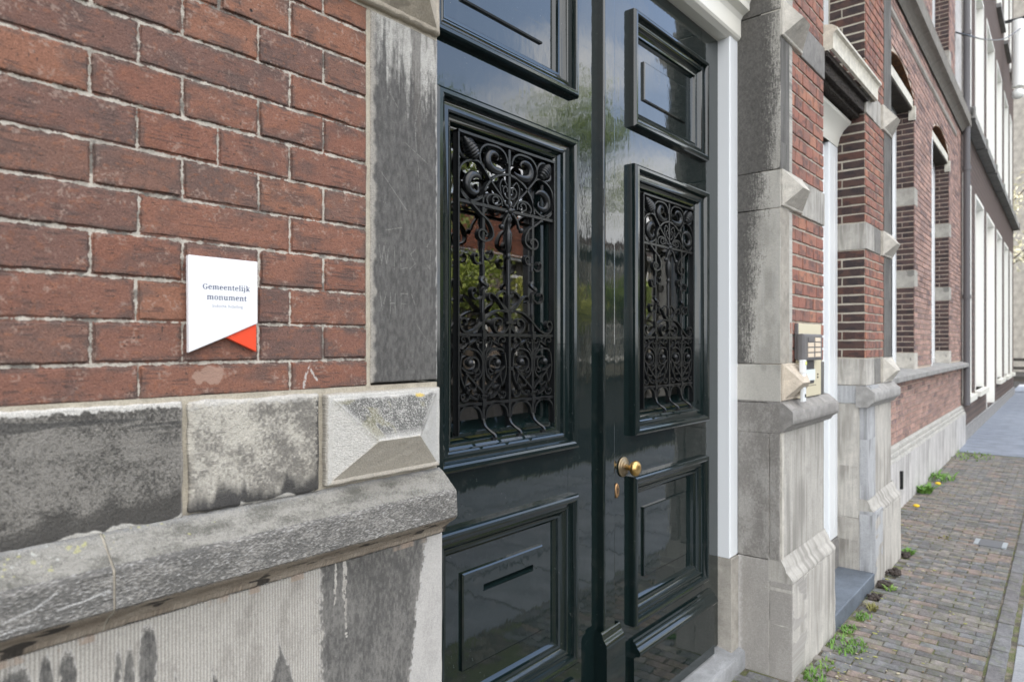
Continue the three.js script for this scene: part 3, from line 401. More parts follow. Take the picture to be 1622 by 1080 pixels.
/* narrow white side door in its recess under a white hood */
{
  const d = grp('side_door', bld), mHood = phys({ ...TS, color: lin(.98, .93, .80), bumpScale: .0003, roughness: .55 });
  obj('door_board', [box(3.70, 4.46, .12, 2.72, -.24, -.19)], mWhite, d);
  obj('jamb_post', [frame(4.44, 4.62, .29, 2.74, [[0, -.26], [0, -.166], [.005, -.160], [.07, -.160], [.075, -.166]]), box(4.47, 4.59, .30, 2.73, -.2, -.1615)], mWhite, d); obj('jamb_post', box(3.735, 3.83, .29, 2.74, -.26, -.16), mWhite, d);
  obj('plinth_block', uvBox(block(4.46, 4.616, .1, .288, -.152, .08, { nx: 4, ny: 5, seed: 71 }), .5), stone(.33, .32, .31), d);
  obj('capital', uvBox(sweep([[-.08, 2.885], [-.085, 2.87], [-.10, 2.86], [-.125, 2.835], [-.145, 2.80], [-.15, 2.78], [-.16, 2.74]], 3.74, 4.617, 2, { amp: 0, back: -.26, seg: .5, crease: .4 }), .5), mCream, d);
  obj('hood', [uvBox(sweep([[-.03, 3.16], [.040, 3.145], [.066, 3.125], [.066, 3.112], [.052, 3.105], [.048, 3.095], [.045, 3.085], [.045, 3.022], [.03, 3.018]], 3.744, 4.735, 2, { amp: 0, back: -.25, seg: .5, crease: .4 }), .5)], mHood, d);
  obj('soffit', [box(3.744, 4.616, 2.90, 2.925, -.26, -.035), box(3.744, 4.616, 2.925, 3.02, -.045, -.005), box(3.744, 4.616, 2.99, 3.018, -.03, .018)], std({ ...TSLAB, color: lin(.16, .125, .10) }), d);
  obj('doorstep', uvBox(block(3.748, 4.616, .0, .101, .052, .4, { r: .006, nx: 10, ny: 3, seed: 72 }), .7), mBlue, d);
  const up = grp('upper_window', bld); obj('frame', [box(3.70, 4.62, 3.17, 4.6, -.24, -.215)], mWhite, up); obj('pane', box(3.86, 4.5, 3.25, 4.5, -.212, -.208), mGlass, up);
}
/* window bay: set back, turned one degree */
const bay = grp('window_bay', bld); bay.position.set(5.3, 0, -.262); bay.rotation.y = .0175;
const WIN = [[1.23, 2.72], [3.92, 5.41]];
{
  const hole = (a, b, y0, y1, rise) => { const h = new THREE.Path(); h.moveTo(a, y0); h.lineTo(b, y0); h.lineTo(b, y1); if (rise) { for (let i = 1; i <= 12; i++) { const t = i / 12; h.lineTo(b + (a - b) * t, y1 + rise * Math.sin(Math.PI * t)); } } else h.lineTo(a, y1); h.lineTo(a, y0); return h; };
  const sh = new THREE.Shape([[-.2, 0], [6.78, 0], [6.78, 9.4], [-.2, 9.4]].map(p => new THREE.Vector2(...p)));
  for (const [a, b] of WIN) { sh.holes.push(hole(a + .004, b + .004, 1.20, 4.02, .16), hole(a + .004, b + .004, 4.95, 8.0, 0)); }
  const wg = new THREE.ExtrudeGeometry(sh, { depth: .25, bevelEnabled: false }); wg.translate(0, 0, -.256); obj('mortar', uvBox(wg, .3), std({ ...TM, color: lin(.72, .63, .57), bumpScale: .001 }), bay);
  /* facing bricks of the set-back wall */
  const geos = [], c = .0562;
  const segs = y => { const cut = WIN.filter(() => (y > 1.2 && y < 4.02) || (y > 4.93 && y < 8.02)); let x = -.15; const o = []; for (const [w0, w1] of cut) { o.push([x, w0 + .002]); x = w1 + .002; } o.push([x, 6.70]); return o; };
  for (let k = 0; k < 142; k++) { const y = .592 + k * c; if (y > 1.12 && y < 1.245 || y > 4.62 && y < 4.90) continue;
    for (const [s0, s1] of segs(y + c / 2)) { let x = s0, n = 0; while (x < s1 - .01) { let L = n === 0 ? [.212, .105, .16][k % 3] : .212 + (hsh(k, n) - .5) * .008; if (s1 - x - L < .06) L = s1 - x; const a = x + .0025, b2 = x + L - .0025; x += L; n++;
        const mid = (a + b2) / 2; if (y > 3.96 && y < 4.25 && WIN.some(([w0, w1]) => mid > w0 && mid < w1 && y < 4.02 + .16 * Math.sin(Math.PI * (mid - w0) / (w1 - w0)))) continue;
        const g = new THREE.BoxGeometry(b2 - a, c - .0085, .02); g.translate(mid, y + c / 2, -.0095 + hsh(k, n + 7) * .003); const t = hsh(k * 3, n * 7 + ((s0 * 10) | 0)), s = .78 + .44 * hsh(n, k); uvBox(g, .3, .3, hsh(k, n + 3), hsh(n, k + 5)); geos.push(tint(clean(g), t < .15 ? [.38 * s, .245 * s, .215 * s] : [.57 * s, .355 * s, .29 * s])); } } }  // brick colours paled to put distance haze into them
  tag(obj('facing_bricks', geos, mBrickV, bay), null, null, null, 'stuff');
  /* reveals: dark bricks and pale quoins */
  const rg = [];
  for (const [, b] of WIN) {
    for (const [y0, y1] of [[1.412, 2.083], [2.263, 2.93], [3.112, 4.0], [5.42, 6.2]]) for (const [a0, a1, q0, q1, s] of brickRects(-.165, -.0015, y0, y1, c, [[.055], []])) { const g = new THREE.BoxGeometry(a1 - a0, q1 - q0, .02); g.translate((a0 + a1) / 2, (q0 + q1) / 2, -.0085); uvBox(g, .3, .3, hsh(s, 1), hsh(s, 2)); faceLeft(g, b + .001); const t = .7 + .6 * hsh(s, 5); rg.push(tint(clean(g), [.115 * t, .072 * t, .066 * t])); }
    for (const [y0, y1] of [[1.235, 1.41], [2.084, 2.262], [2.931, 3.111], [5.2, 5.42]]) obj('quoin_stone', uvBox(faceLeft(block(-.168, .004, y0, y1, 0, .18, { nx: 5, ny: 5, seed: 80 }), b - .001), .6, .6, .2, y0), y0 < 2 ? stone(.80, .77, .71) : stone(.58, .56, .52), bay);
    for (const [y0, y1] of [[1.235, 1.41], [2.084, 2.262], [2.931, 3.111]]) { obj('quoin_stone', uvBox(block(b - .0005, b + .14, y0, y1, .003, .1, { nx: 3, ny: 4, seed: 81 }), .6), stone(.36, .35, .33), bay); }
  }
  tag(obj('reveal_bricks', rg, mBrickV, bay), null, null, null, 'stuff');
  obj('white_edging', [box(3.872, 3.921, 1.25, 3.9, -.03, .006)], mWhite, bay);
  const sillG = sweep([[-.2, 1.262], [-.01, 1.245], [.095, 1.222], [.104, 1.214], [.104, 1.172], [.09, 1.163], [.04, 1.16], [.02, 1.148]], -.0, 6.86, 60, { amp: .0012, seed: 33, back: -.2 }); obj('sill', uvBox(sillG, .8), stone(.44, .435, .43), bay);
  obj('plinth_slab', uvBox(block(0, 6.83, .0, .470, .052, .3, { nx: 60, ny: 8, r: .006, amp: .0015, seed: 34, fr: 12 }), 1.2), stoneV(.76, .75, .75), bay);
  obj('plinth_moulding', uvBox(sweep([[.002, .592], [.022, .572], [.026, .548], [.020, .538], [.036, .528], [.040, .505], [.030, .497], [.045, .488], [.054, .47]], 0, 6.82, 40, { amp: .001, seed: 35 }), .9), stone(.64, .63, .60), bay);
  obj('cornice', uvBox(sweep([[-.01, 4.93], [.115, 4.895], [.125, 4.86], [.118, 4.83], [.125, 4.80], [.12, 4.72], [.112, 4.715], [.075, 4.700], [.045, 4.670], [.02, 4.635]], -.15, 6.84, 30, { amp: .001, seed: 36, back: -.05 }), .9), stone(.36, .34, .31), bay);
  obj('corbel_band', uvBox(sweep([[.006, 4.50], [.016, 4.49], [.018, 4.44], [.004, 4.42]], .1, 6.1, 40, { amp: .003, seed: 37 }), .7), stone(.50, .46, .42), bay);
  obj('white_strip', [box(5.99, 6.70, 4.93, 9.4, -.02, .012)], stone(.80, .79, .80), bay);
  const archM = std({ ...TB, color: lin(.62, .24, .075) });  // warm light reflected up into the arch is put into this orange
  WIN.forEach(([a, b], i) => {
    const w = grp('window', bay);
    obj('frame', [frame(a, b, 1.24, 3.93, [[0, -.22], [0, -.165], [.012, -.160], [.075, -.160], [.085, -.185]]), box((a + b) / 2 - .03, (a + b) / 2 + .03, 1.3, 3.88, -.205, -.165)], mWhite, w);
    obj('pane', box(a + .08, b - .08, 1.32, 3.86, -.197, -.193), mGlass, w);
    obj('head_beam', [box(a + .002, b + .002, 3.925, 4.018, -.15, -.012), box(b - .02, b + .025, 3.80, 3.94, -.05, .012)], phys({ ...TS, color: lin(1, .96, .85), bumpScale: .0003, roughness: .55 }), w);
    obj('tympanum', [(() => { const s = new THREE.Shape(); s.moveTo(a, 4.0); for (let k = 0; k <= 12; k++) s.lineTo(a + (b - a) * k / 12, 4.0 + .19 * Math.sin(Math.PI * k / 12)); const g = new THREE.ExtrudeGeometry(s, { depth: .05, bevelEnabled: false }); g.translate(0, 0, -.19); return uvBox(g, .3); })()], std({ ...TB, color: lin(.34, .13, .045) }), w);  // orange-brown carries the warm light reflected into the recess
    for (let k = 0; k < 14; k++) { const t0 = (k + .04) / 14, t1 = (k + .96) / 14, ax = a + (b - a) * t0, bx = a + (b - a) * t1, ya = 4.018 + .16 * Math.sin(Math.PI * t0), yb = 4.018 + .16 * Math.sin(Math.PI * t1), L = Math.hypot(bx - ax, yb - ya); const g = new THREE.BoxGeometry(L, .012, .16); g.rotateZ(Math.atan2(yb - ya, bx - ax)); g.translate((ax + bx) / 2, (ya + yb) / 2 - .004, -.083); obj('arch_brick', uvBox(g, .3), archM, w); }
    obj('soffit_board', [box(a, b, 3.90, 3.922, -.155, -.02)], std({ ...TSLAB, color: lin(.24, .20, .15) }), w);
    const u = grp('upper_window', bay); obj('frame', [frame(a, b, 4.95, 8.0, [[0, -.22], [0, -.16], [.09, -.16], [.09, -.19]])], mWhite, u); obj('pane', box(a + .08, b - .08, 5.0, 7.9, -.2, -.196), mGlass, u);
  });
  obj('drainpipe', [(() => { const g = new THREE.CylinderGeometry(.045, .045, 9.4, 14); g.translate(6.75, 5.3, .07); return g; })(), ...[2.2, 4.1, 6.1].map(y => { const g = new THREE.CylinderGeometry(.055, .055, .06, 14); g.translate(6.75, y, .07); return g; })].map(g => uvBox(g, .5)), std({ color: lin(.12, .115, .12), roughness: .6 }), bay);
  obj('iron_tie', [box(1.62, 1.66, .20, .36, .05, .075)], mIron, bay);
}
/* bulk of the house behind the facade (keeps the sun off the street) and the hall behind the doors */
{
  const mPl = std({ color: lin(.10, .095, .09) });
  obj('house_body', [box(-14, 12.05, 0, 9.3, -9, -1.75, 1), box(-14, .984, 0, 9.4, -1.75, -.052, 1), box(.984, 3.11, 3.2, 9.4, -1.75, -.26, 1), box(.702, .984, 2.3, 9.4, -.06, -.012, 1), box(3.736, 4.63, 3.03, 9.4, -1.75, -.262, 1), box(.984, 3.11, -.1, .05, -1.75, -.3, 1), box(-14, 12.2, 9.4, 9.6, -9, .15, 1)], mPl, bld);
  obj('hall_wall', [box(.99, 3.08, .05, 3.2, -1.74, -1.70, 1), box(3.745, 4.6, .05, 3.0, -1.2, -1.15, 1)], std({ color: lin(.06, .055, .05) }), bld);
}
/* ---------------------------------------------------------------- the two door leaves */
const ZS = -.25;
const PR = [[0, 0], [0, .018], [.003, .024], [.008, .027], [.016, .0275], [.021, .025], [.024, .018], [.026, .009], [.036, .007], [.042, .009], [.047, .007], [.050, 0], [.056, -.006], [.064, -.009], [.070, -.010], [.073, -.018], [.078, -.022], [.082, -.026]].map(([t, z]) => [t, z + ZS]);
const PG = [[0, 0], [0, .019], [.003, .026], [.009, .030], [.018, .030], [.024, .027], [.028, .019], [.030, .010], [.040, .008], [.048, .010], [.053, .007], [.056, -.002], [.062, -.008], [.070, -.010], [.074, -.016], [.076, -.024], [.086, -.027], [.088, -.032], [.088, -.075]].map(([t, z]) => [t, z + ZS]);
function twisted(x, y0, y1, s, turns, z) { const n = 40, P = [], I = []; for (let i = 0; i <= n; i++) for (let k = 0; k < 8; k++) { const a = (k / 8 + turns * i / n) * 2 * Math.PI, r = s * (k % 2 ? .72 : 1); P.push(x + r * Math.cos(a), mix(y0, y1, i / n), z + r * Math.sin(a)); } for (let i = 0; i < n; i++) for (let k = 0; k < 8; k++) { const a = i * 8 + k, b = i * 8 + (k + 1) % 8; I.push(a, a + 8, b, b, a + 8, b + 8); } return mk(P, I); }
const mirror = pts => pts.map(p => [-p[0], p[1], p[2] || 0]);
function buildGrille(leaf, cx, z0) {
  const g = grp('grille', leaf); g.position.set(cx, 0, z0); const fy = y => y * .990 + .0135, fx = x => x * .985, M = pts => pts.map(p => [fx(p[0]), fy(p[1]), p[2] || 0]);
  const bar = (n, x0, x1, y0, y1, d = .012) => obj(n, box(x0, x1, y0, y1, -d / 2, d / 2), mIron, g);
  bar('grille_rim', -.2185, -.2135, 1.252, 2.078, .02); bar('grille_rim', .2135, .2185, 1.252, 2.078, .02); bar('grille_rim', -.2185, .2185, 2.073, 2.080, .022);
  for (const y of [1.896, 1.528, 1.333]) bar('cross_bar', -.215, .215, fy(y) - .0042, fy(y) + .0042, .013);
  obj('centre_bar', box(-.0048, .0048, fy(1.905), 2.075, -.006, .006), mIron, g); obj('centre_bar', box(-.005, .005, 1.262, fy(1.57), -.007, .007), mIron, g);
  for (const s of [-1, 1]) {
    const x = fx(.1135) * s, q = .0052;
    obj('grille_bar', [box(x - q, x + q, fy(1.773), fy(1.902), -q, q), twisted(x, fy(1.725), fy(1.775), q * 1.2, 3, 0), box(x - q * .9, x + q * .9, fy(1.69), fy(1.727), -q, q), strap(M([[.1135 * s, 1.694], [.1135 * s - .014, 1.683, .004], [.1135 * s - .003, 1.674, .008], [.1135 * s + .015, 1.667, .004], [.1135 * s + .002, 1.658], [.1135 * s, 1.65]].map(p => [p[0], p[1], p[2] || 0])), .0085, .011, 0, { n: 24 }), twisted(x, fy(1.59), fy(1.630), q * 1.2, 2.6, 0), box(x - q, x + q, fy(1.628), fy(1.652), -q, q), box(x - q, x + q, 1.285, fy(1.592), -q, q)].map(clean), mIron, g);
    obj('collar', [box(x - .0075, x + .0075, fy(1.516), fy(1.541), -.010, .010)], mIron, g); obj('collar', box(x - .0075, x + .0075, fy(1.322), fy(1.345), -.009, .009), mIron, g); obj('collar', box(x - .011, x + .011, fy(1.352), fy(1.357), -.009, .009), mIron, g);
  }
  obj('collar', box(-.009, .009, fy(1.424), fy(1.434), -.010, .010), mIron, g);
  const both = (n, pts, t = .0058, d = .015, o) => { const P = M(pts); for (const Q of [P, mirror(P)]) obj(n, strap(Q, t * .86, d, 0, o), mIron, g); };
  both('scroll', [[-.015, 1.907], [-.038, 1.934], [-.069, 1.959], [-.099, 1.987], [-.124, 2.012], [-.132, 2.033], [-.126, 2.054], [-.104, 2.070], [-.074, 2.074], [-.043, 2.072], [-.023, 2.062], [-.013, 2.048], [-.010, 2.035]], .0062);
  both('scroll', [[-.124, 2.009], [-.138, 2.016], [-.167, 2.014], [-.19, 2.005], [-.208, 1.989], [-.215, 1.968], [-.216, 1.942], [-.208, 1.922], [-.19, 1.905], [-.162, 1.902], [-.133, 1.911], [-.116, 1.924], [-.112, 1.940]]);
  both('scroll', [[-.216, 1.952], [-.213, 1.93], [-.19, 1.912], [-.157, 1.891], [-.124, 1.87], [-.094, 1.854], [-.077, 1.833], [-.074, 1.813], [-.089, 1.8], [-.114, 1.795], [-.133, 1.803], [-.136, 1.816], [-.124, 1.826], [-.106, 1.823], [-.099, 1.813], [-.108, 1.809]], .0065);
  both('arch_strap', [[-.118, 1.902], [-.116, 1.920], [-.104, 1.95], [-.074, 1.98], [-.038, 1.997], [-.002, 2.003]], .0075);
  both('scroll', [[-.034, 1.905], [-.039, 1.925], [-.059, 1.934], [-.089, 1.93], [-.103, 1.914], [-.096, 1.902]]); both('scroll', [[-.040, 1.912], [-.058, 1.905], [-.077, 1.912], [-.074, 1.925], [-.058, 1.928], [-.050, 1.918], [-.060, 1.914]], .005);
  both('scroll', [[-.008, 1.93], [-.024, 1.94], [-.030, 1.956], [-.020, 1.966], [-.010, 1.958], [-.014, 1.950]], .005); both('scroll', [[-.012, 1.97], [-.032, 1.985], [-.045, 1.965], [-.040, 1.94]], .0045);
  for (const s of [1, -1]) {
    const f = pts => M(pts.map(p => [p[0] * s, p[1]]));
    obj('leaf_volute', crescent(f([[-.020, 2.016], [-.033, 2.008], [-.069, 2.004], [-.092, 2.012], [-.100, 2.030], [-.088, 2.050], [-.066, 2.054], [-.050, 2.044], [-.058, 2.034]]), .0130, .006), mIron, g);
    obj('leaf_volute', crescent(f([[-.124, 1.967], [-.143, 1.976], [-.168, 1.972], [-.184, 1.953], [-.180, 1.932], [-.155, 1.924], [-.136, 1.934], [-.142, 1.946]]), .0132, .006), mIron, g);
    const pts = []; for (let i = 0; i <= 26; i++) { const t = i / 26; pts.push([.0018 + .0205 * Math.pow(Math.sin(Math.PI * Math.pow(t, .75)), .8) * (i % 3 === 0 ? .70 : 1), .072 * t]); } const cone = lathe(pts, 14); cone.translate(0, -.036, 0); cone.rotateZ(s * .72); cone.translate(fx(-.172 * s), fy(2.046), .006); obj('pine_cone', cone, mIron, g);
    obj('leaf', crescent(f([[-.190, 2.066], [-.168, 2.072], [-.148, 2.060], [-.140, 2.036]]), .007, 0), mIron, g); obj('leaf', crescent(f([[-.208, 2.052], [-.208, 2.03], [-.190, 2.018], [-.165, 2.018]]), .006, 0), mIron, g);
  }
  const ros = new THREE.SphereGeometry(.011, 12, 8); ros.translate(0, fy(1.896), .006); const pet = []; for (let k = 0; k < 6; k++) { const a = k / 6 * 2 * Math.PI + .3, s = new THREE.SphereGeometry(.009, 8, 6); s.scale(1, .6, .6); s.rotateZ(a); s.translate(.016 * Math.cos(a), fy(1.896) + .016 * Math.sin(a), .006); pet.push(s); } obj('rosette', [ros, ...pet], mIron, g);
  { const b = lathe([[.003, 1.886], [.009, 1.88], [.0125, 1.872], [.008, 1.862], [.006, 1.842], [.0095, 1.836], [.0125, 1.828], [.0105, 1.80], [.0055, 1.772], [.0048, 1.768], [.010, 1.763], [.0055, 1.757], [.005, 1.75]].map(p => [p[0], fy(p[1])]), 14); obj('baluster', [b, twisted(0, fy(1.645), fy(1.752), .0075, 6, 0), box(-.005, .005, fy(1.57), fy(1.648), -.005, .005)], mIron, g); }
  for (const s of [1, -1]) { const f = M([[.012 * s, 1.886], [.028 * s, 1.868], [.038 * s, 1.848], [.045 * s, 1.843]]); obj('curled_tip', [strap(f, .006, .008, .01, { n: 10 }), (() => { const q = new THREE.SphereGeometry(.0085, 10, 7); q.translate(f[3][0], f[3][1], .012); return q; })()], mIron, g); }
  both('tulip_leaf', [[-.001, 1.57], [-.006, 1.596], [-.023, 1.612], [-.047, 1.625], [-.052, 1.640], [-.040, 1.652], [-.020, 1.658], [-.012, 1.652]], .0095, .012, { taper: .5 });
  both('scroll', [[-.007, 1.596], [-.028, 1.6], [-.059, 1.597], [-.089, 1.584], [-.119, 1.562], [-.148, 1.543], [-.176, 1.535], [-.197, 1.538], [-.209, 1.55], [-.209, 1.566], [-.196, 1.574], [-.184, 1.567], [-.186, 1.556], [-.194, 1.557]], .0065);
  both('scroll', [[-.001, 1.567], [-.007, 1.551], [-.028, 1.535], [-.054, 1.536], [-.069, 1.55], [-.069, 1.566], [-.051, 1.577], [-.035, 1.572], [-.037, 1.56], [-.049, 1.557]], .0062);
  both('tendril', [[-.113, 1.752], [-.098, 1.744], [-.080, 1.748], [-.074, 1.762], [-.084, 1.770], [-.092, 1.762]], .0048); both('tendril', [[-.113, 1.735], [-.132, 1.728], [-.150, 1.734], [-.154, 1.750], [-.144, 1.757], [-.138, 1.748]], .0048); both('tendril', [[-.113, 1.640], [-.135, 1.628], [-.158, 1.634], [-.164, 1.652], [-.152, 1.660], [-.145, 1.650]], .0048); both('tendril', [[-.020, 1.600], [-.062, 1.640], [-.086, 1.648], [-.092, 1.634], [-.080, 1.628]], .0048);
  obj('collar', [box(-.022, .022, fy(1.561), fy(1.568), -.010, .012), box(-.010, .010, fy(1.568), fy(1.578), -.009, .010)], mIron, g);
  const B = -.1125, cell = [[[[-.189, 1.509], [-.201, 1.509], [-.205, 1.517], [-.194, 1.523], [-.178, 1.519], [-.173, 1.507], [-.184, 1.495], [-.196, 1.488]], .0048], [[[-.198, 1.486], [-.181, 1.497], [-.16, 1.507], [-.129, 1.518], [-.114, 1.521]], .0055], [[[-.122, 1.507], [-.130, 1.505], [-.136, 1.511], [-.128, 1.519], [-.119, 1.514], [-.117, 1.503], [-.118, 1.487]], .0048], [[[-.139, 1.519], [-.144, 1.505], [-.138, 1.492], [-.124, 1.479], [-.118, 1.462]], .0055], [[[-.199, 1.479], [-.189, 1.486], [-.166, 1.488], [-.138, 1.48], [-.121, 1.46], [-.119, 1.435], [-.127, 1.41], [-.146, 1.398]], .0062],
    [[[-.203, 1.437], [-.184, 1.425], [-.155, 1.422], [-.137, 1.434], [-.136, 1.453], [-.15, 1.464], [-.169, 1.461], [-.177, 1.449], [-.167, 1.441], [-.155, 1.446]], .0068], [[[-.188, 1.422], [-.155, 1.396], [-.126, 1.373], [-.116, 1.362]], .0065], [[[-.203, 1.476], [-.209, 1.444], [-.206, 1.409], [-.181, 1.369], [-.15, 1.350], [-.118, 1.344]], .0058], [[[-.194, 1.355], [-.201, 1.363], [-.207, 1.355], [-.199, 1.345], [-.181, 1.346], [-.173, 1.358], [-.183, 1.382]], .0048], [[[-.129, 1.352], [-.134, 1.36], [-.139, 1.352], [-.128, 1.345], [-.119, 1.352]], .0045], [[[-.158, 1.425], [-.142, 1.415], [-.130, 1.421], [-.133, 1.432]], .0045], [[[-.176, 1.383], [-.155, 1.376], [-.145, 1.381], [-.150, 1.388]], .0042], [[[-.182, 1.414], [-.190, 1.385], [-.182, 1.365]], .0052]];
  for (const s of [1, -1]) for (const m of [1, -1]) for (const [pts, t] of cell) obj('scroll', strap(M(pts.map(p => [s * (m > 0 ? p[0] : 2 * B - p[0]), p[1]])), t * .88, .013, 0, { n: pts.length * 3 }), mIron, g);
  for (const s of [1, -1]) for (const m of [1, -1]) { const q = new THREE.SphereGeometry(.0115, 12, 8); q.translate(fx(s * (m > 0 ? -.171 : 2 * B + .171)), fy(1.448), .004); obj('ball', q, mIron, g); }
  for (const c of [-.1695, -.0565, .0565, .1695]) obj('foot_arch', strap(M([[c - .049, 1.288], [c - .043, 1.31], [c - .026, 1.325], [c, 1.330], [c + .026, 1.325], [c + .043, 1.31], [c + .049, 1.288]]), .006, .013, 0, { n: 20 }), mIron, g);
  for (const c of [-.1135, 0, .1135]) obj('bent_foot', strap([[fx(c), 1.292, 0], [fx(c) + .001, 1.272, .006], [fx(c) + .004, 1.258, .022], [fx(c) + .010, 1.247, .036], [fx(c) + .008, 1.236, .040], [fx(c), 1.236, .036]], .009, .010, 0, { n: 14 }), mIron, g);
  return g;
}
function buildLeaf(name, label, xa, xb, px0, px1, right) {
  const d = grp(name, scene); tag(d, label, 'door'); const y0 = .126, y1 = 2.884, cx = (px0 + px1) / 2, uvp = g => uvBox(g, .5, .5, xa, 0);
  const board = (n, a, b, c, e, zf) => obj(n, uvp(new THREE.BoxGeometry(b - a, e - c, .055).translate((a + b) / 2, (c + e) / 2, zf - .0275)), mPaint, d);
  board('stile', xa, px0 + .03, y0, y1, ZS); board('stile', px1 - .03, xb, y0, y1, ZS);
  for (const [a, b] of [[y0, .49], [.985, 1.19], [2.137, 2.33], [2.705, y1]]) board('rail', px0 + .03, px1 - .03, a, b, ZS - .0004);
  for (const [a, b] of [[.46, 1.012], [2.302, 2.735]]) {
    obj('panel_moulding', frame(px0, px1, a, b, PR, .45), mPaintM, d);
    const slot = !right && a < 1, i = .080, f = .142, p = grp('panel', d); obj('panel_ground', frame(px0 + i, px1 - i, a + i, b - i, [[0, ZS - .026], [f - i, ZS - .026], [f - i, ZS - .019], [f - i + .004, ZS - .016]], .2), mPaint, p);
    const fx0 = px0 + f + .004, fx1 = px1 - f - .004, fy0 = a + f + .004 - (a < 1 ? 0 : 0), fy1 = b - f - .004 + (a < 1 ? 0 : 0), zf = ZS - .016, q = (u0, u1, v0, v1) => uvp(new THREE.PlaneGeometry(u1 - u0, v1 - v0).translate((u0 + u1) / 2, (v0 + v1) / 2, zf));
    if (slot) { const s = [1.426, 1.652, .803, .821]; obj('raised_field', [q(fx0, fx1, fy0, s[2]), q(fx0, fx1, s[3], fy1), q(fx0, s[0], s[2], s[3]), q(s[1], fx1, s[2], s[3])], mPaint, p); const l = grp('letter_slot', d, 'narrow horizontal letter slot'); obj('slot_lining', [box(s[0] - .002, s[1] + .002, s[2] - .004, s[2], zf - .03, zf - .0005), box(s[0] - .002, s[1] + .002, s[3], s[3] + .003, zf - .03, zf - .0005), box(s[0] - .004, s[0], s[2], s[3], zf - .03, zf - .0005), box(s[1], s[1] + .003, s[2], s[3], zf - .03, zf - .0005), box(s[0], s[1], s[2], s[3], zf - .018, zf - .014), uvBox(new THREE.BoxGeometry(s[1] - s[0], .006, .010).rotateX(.5).translate((s[0] + s[1]) / 2, s[2] + .001, zf - .004), .5)], mPaintM, l); }
    else obj('raised_field', q(fx0, fx1, fy0, fy1), mPaint, p);
  }
  const gx0 = px0 + .110, gx1 = px1 - .110, gy0 = 1.162 + .088, gy1 = 2.165 - .088;
  const wm = frame(px0, px1, 1.162, 2.165, PG, .45), wp = wm.attributes.position; for (let i = 0; i < wp.count; i++) { const x = wp.getX(i); wp.setX(i, x < cx ? px0 + (x - px0) * 1.25 : px1 - (px1 - x) * 1.25); } obj('window_moulding', wm, mPaintM, d);
  obj('weather_sill', uvBox(sweep([[ZS - .07, gy0 + .034], [ZS - .020, gy0 + .010], [ZS - .016, gy0 + .006], [ZS - .016, gy0 - .004]], gx0, gx1, 1, { amp: 0, back: ZS - .08, seg: .5, crease: .3 }), .5), mPaintM, d);
  obj('glazing_bead', frame(gx0 - .001, gx1 + .001, gy0, gy1 + .001, [[0, ZS - .040], [.010, ZS - .044], [.014, ZS - .052], [.016, ZS - .068]], .5), mPaintM, d);
  obj('pane', new THREE.PlaneGeometry(gx1 - gx0 - .02, gy1 - gy0 - .01).translate(cx, (gy0 + gy1) / 2, ZS - .066), mGlass, d);
  buildGrille(d, cx + .006, ZS - .012);
  /* kick board with its cap */
  obj('kick_board', uvp(new THREE.BoxGeometry(px1 - px0 + .06, .225, .026).translate(cx + (right ? .02 : -.02), .238, ZS + .0125)), mPaint, d);
  obj('kick_moulding', uvBox(sweep([[ZS, .412], [ZS + .010, .408], [ZS + .012, .400], [ZS + .020, .396], [ZS + .026, .388], [ZS + .027, .382], [ZS + .034, .376], [ZS + .040, .366], [ZS + .040, .358], [ZS + .034, .350], [ZS + .026, .3485]], px0 - .01 + (right ? .02 : -.04), px1 + .01 + (right ? .045 : -.02), 2, { amp: 0, back: ZS - .01, seg: .5, crease: .6 }), .5), mPaintM, d);
  if (!right) {
    const s = new THREE.Shape(); s.moveTo(1.990, ZS); s.lineTo(1.990, ZS + .020); s.quadraticCurveTo(1.990, ZS + .028, 1.998, ZS + .028); s.lineTo(2.054, ZS + .028); s.quadraticCurveTo(2.062, ZS + .028, 2.062, ZS + .020); s.lineTo(2.062, ZS); const g = new THREE.ExtrudeGeometry(s, { depth: 2.40, bevelEnabled: false, curveSegments: 5 }); g.rotateX(Math.PI / 2); g.scale(1, -1, 1); g.scale(1, 1, 1); g.computeBoundingBox(); g.translate(0, .485 - g.boundingBox.min.y, 0); const p = g.attributes.position; g.computeVertexNormals(); obj('astragal', uvp(g), mPaint, d);
    obj('astragal_base', uvBox(sweep([[ZS + .028, .520], [ZS + .034, .512], [ZS + .036, .500], [ZS + .042, .492], [ZS + .050, .482], [ZS + .052, .470], [ZS + .052, .130]], 1.968, 2.088, 2, { amp: 0, back: ZS - .005, seg: .6, crease: .6 }), .5), mPaintM, d);
  } else {
    const brass = phys({ color: lin(.62, .40, .15), metalness: 1, roughness: .30, bumpMap: TPAINT.bumpMap, bumpScale: .0002 }), dull = phys({ color: lin(.30, .235, .15), metalness: 1, roughness: .42 });
    const turn = (g, x, y, z) => { g.rotateX(Math.PI / 2); g.translate(x, y, z); return g; };
    const k = grp('door_knob', d, 'round brass door knob on a dull rose');
    obj('rose', turn(lathe([[0, .001], [.036, .001], [.037, .004], [.034, .007], [.029, .007], [.027, .010], [.022, .012], [.015, .014], [.013, .018], [0, .018]], 32), 2.158, 1.054, ZS), dull, k);
    obj('knob', turn(lathe([[.012, .012], [.010, .022], [.0095, .030], [.013, .036], [.022, .040], [.0275, .047], [.0285, .053], [.0265, .060], [.019, .066], [.009, .0685], [0, .069]], 32), 2.158, 1.054, ZS), brass, k);
    const e = grp('keyhole_plate', d, 'oval brass keyhole plate'); const pl = turn(lathe([[0, .001], [.0125, .001], [.0135, .003], [.012, .006], [.009, .0065], [0, .0065]], 24), 0, 0, 0); pl.scale(1.05, 2.0, 1); pl.translate(2.112, .975, ZS); obj('plate', pl, phys({ color: lin(.50, .30, .15), metalness: 1, roughness: .4 }), e);
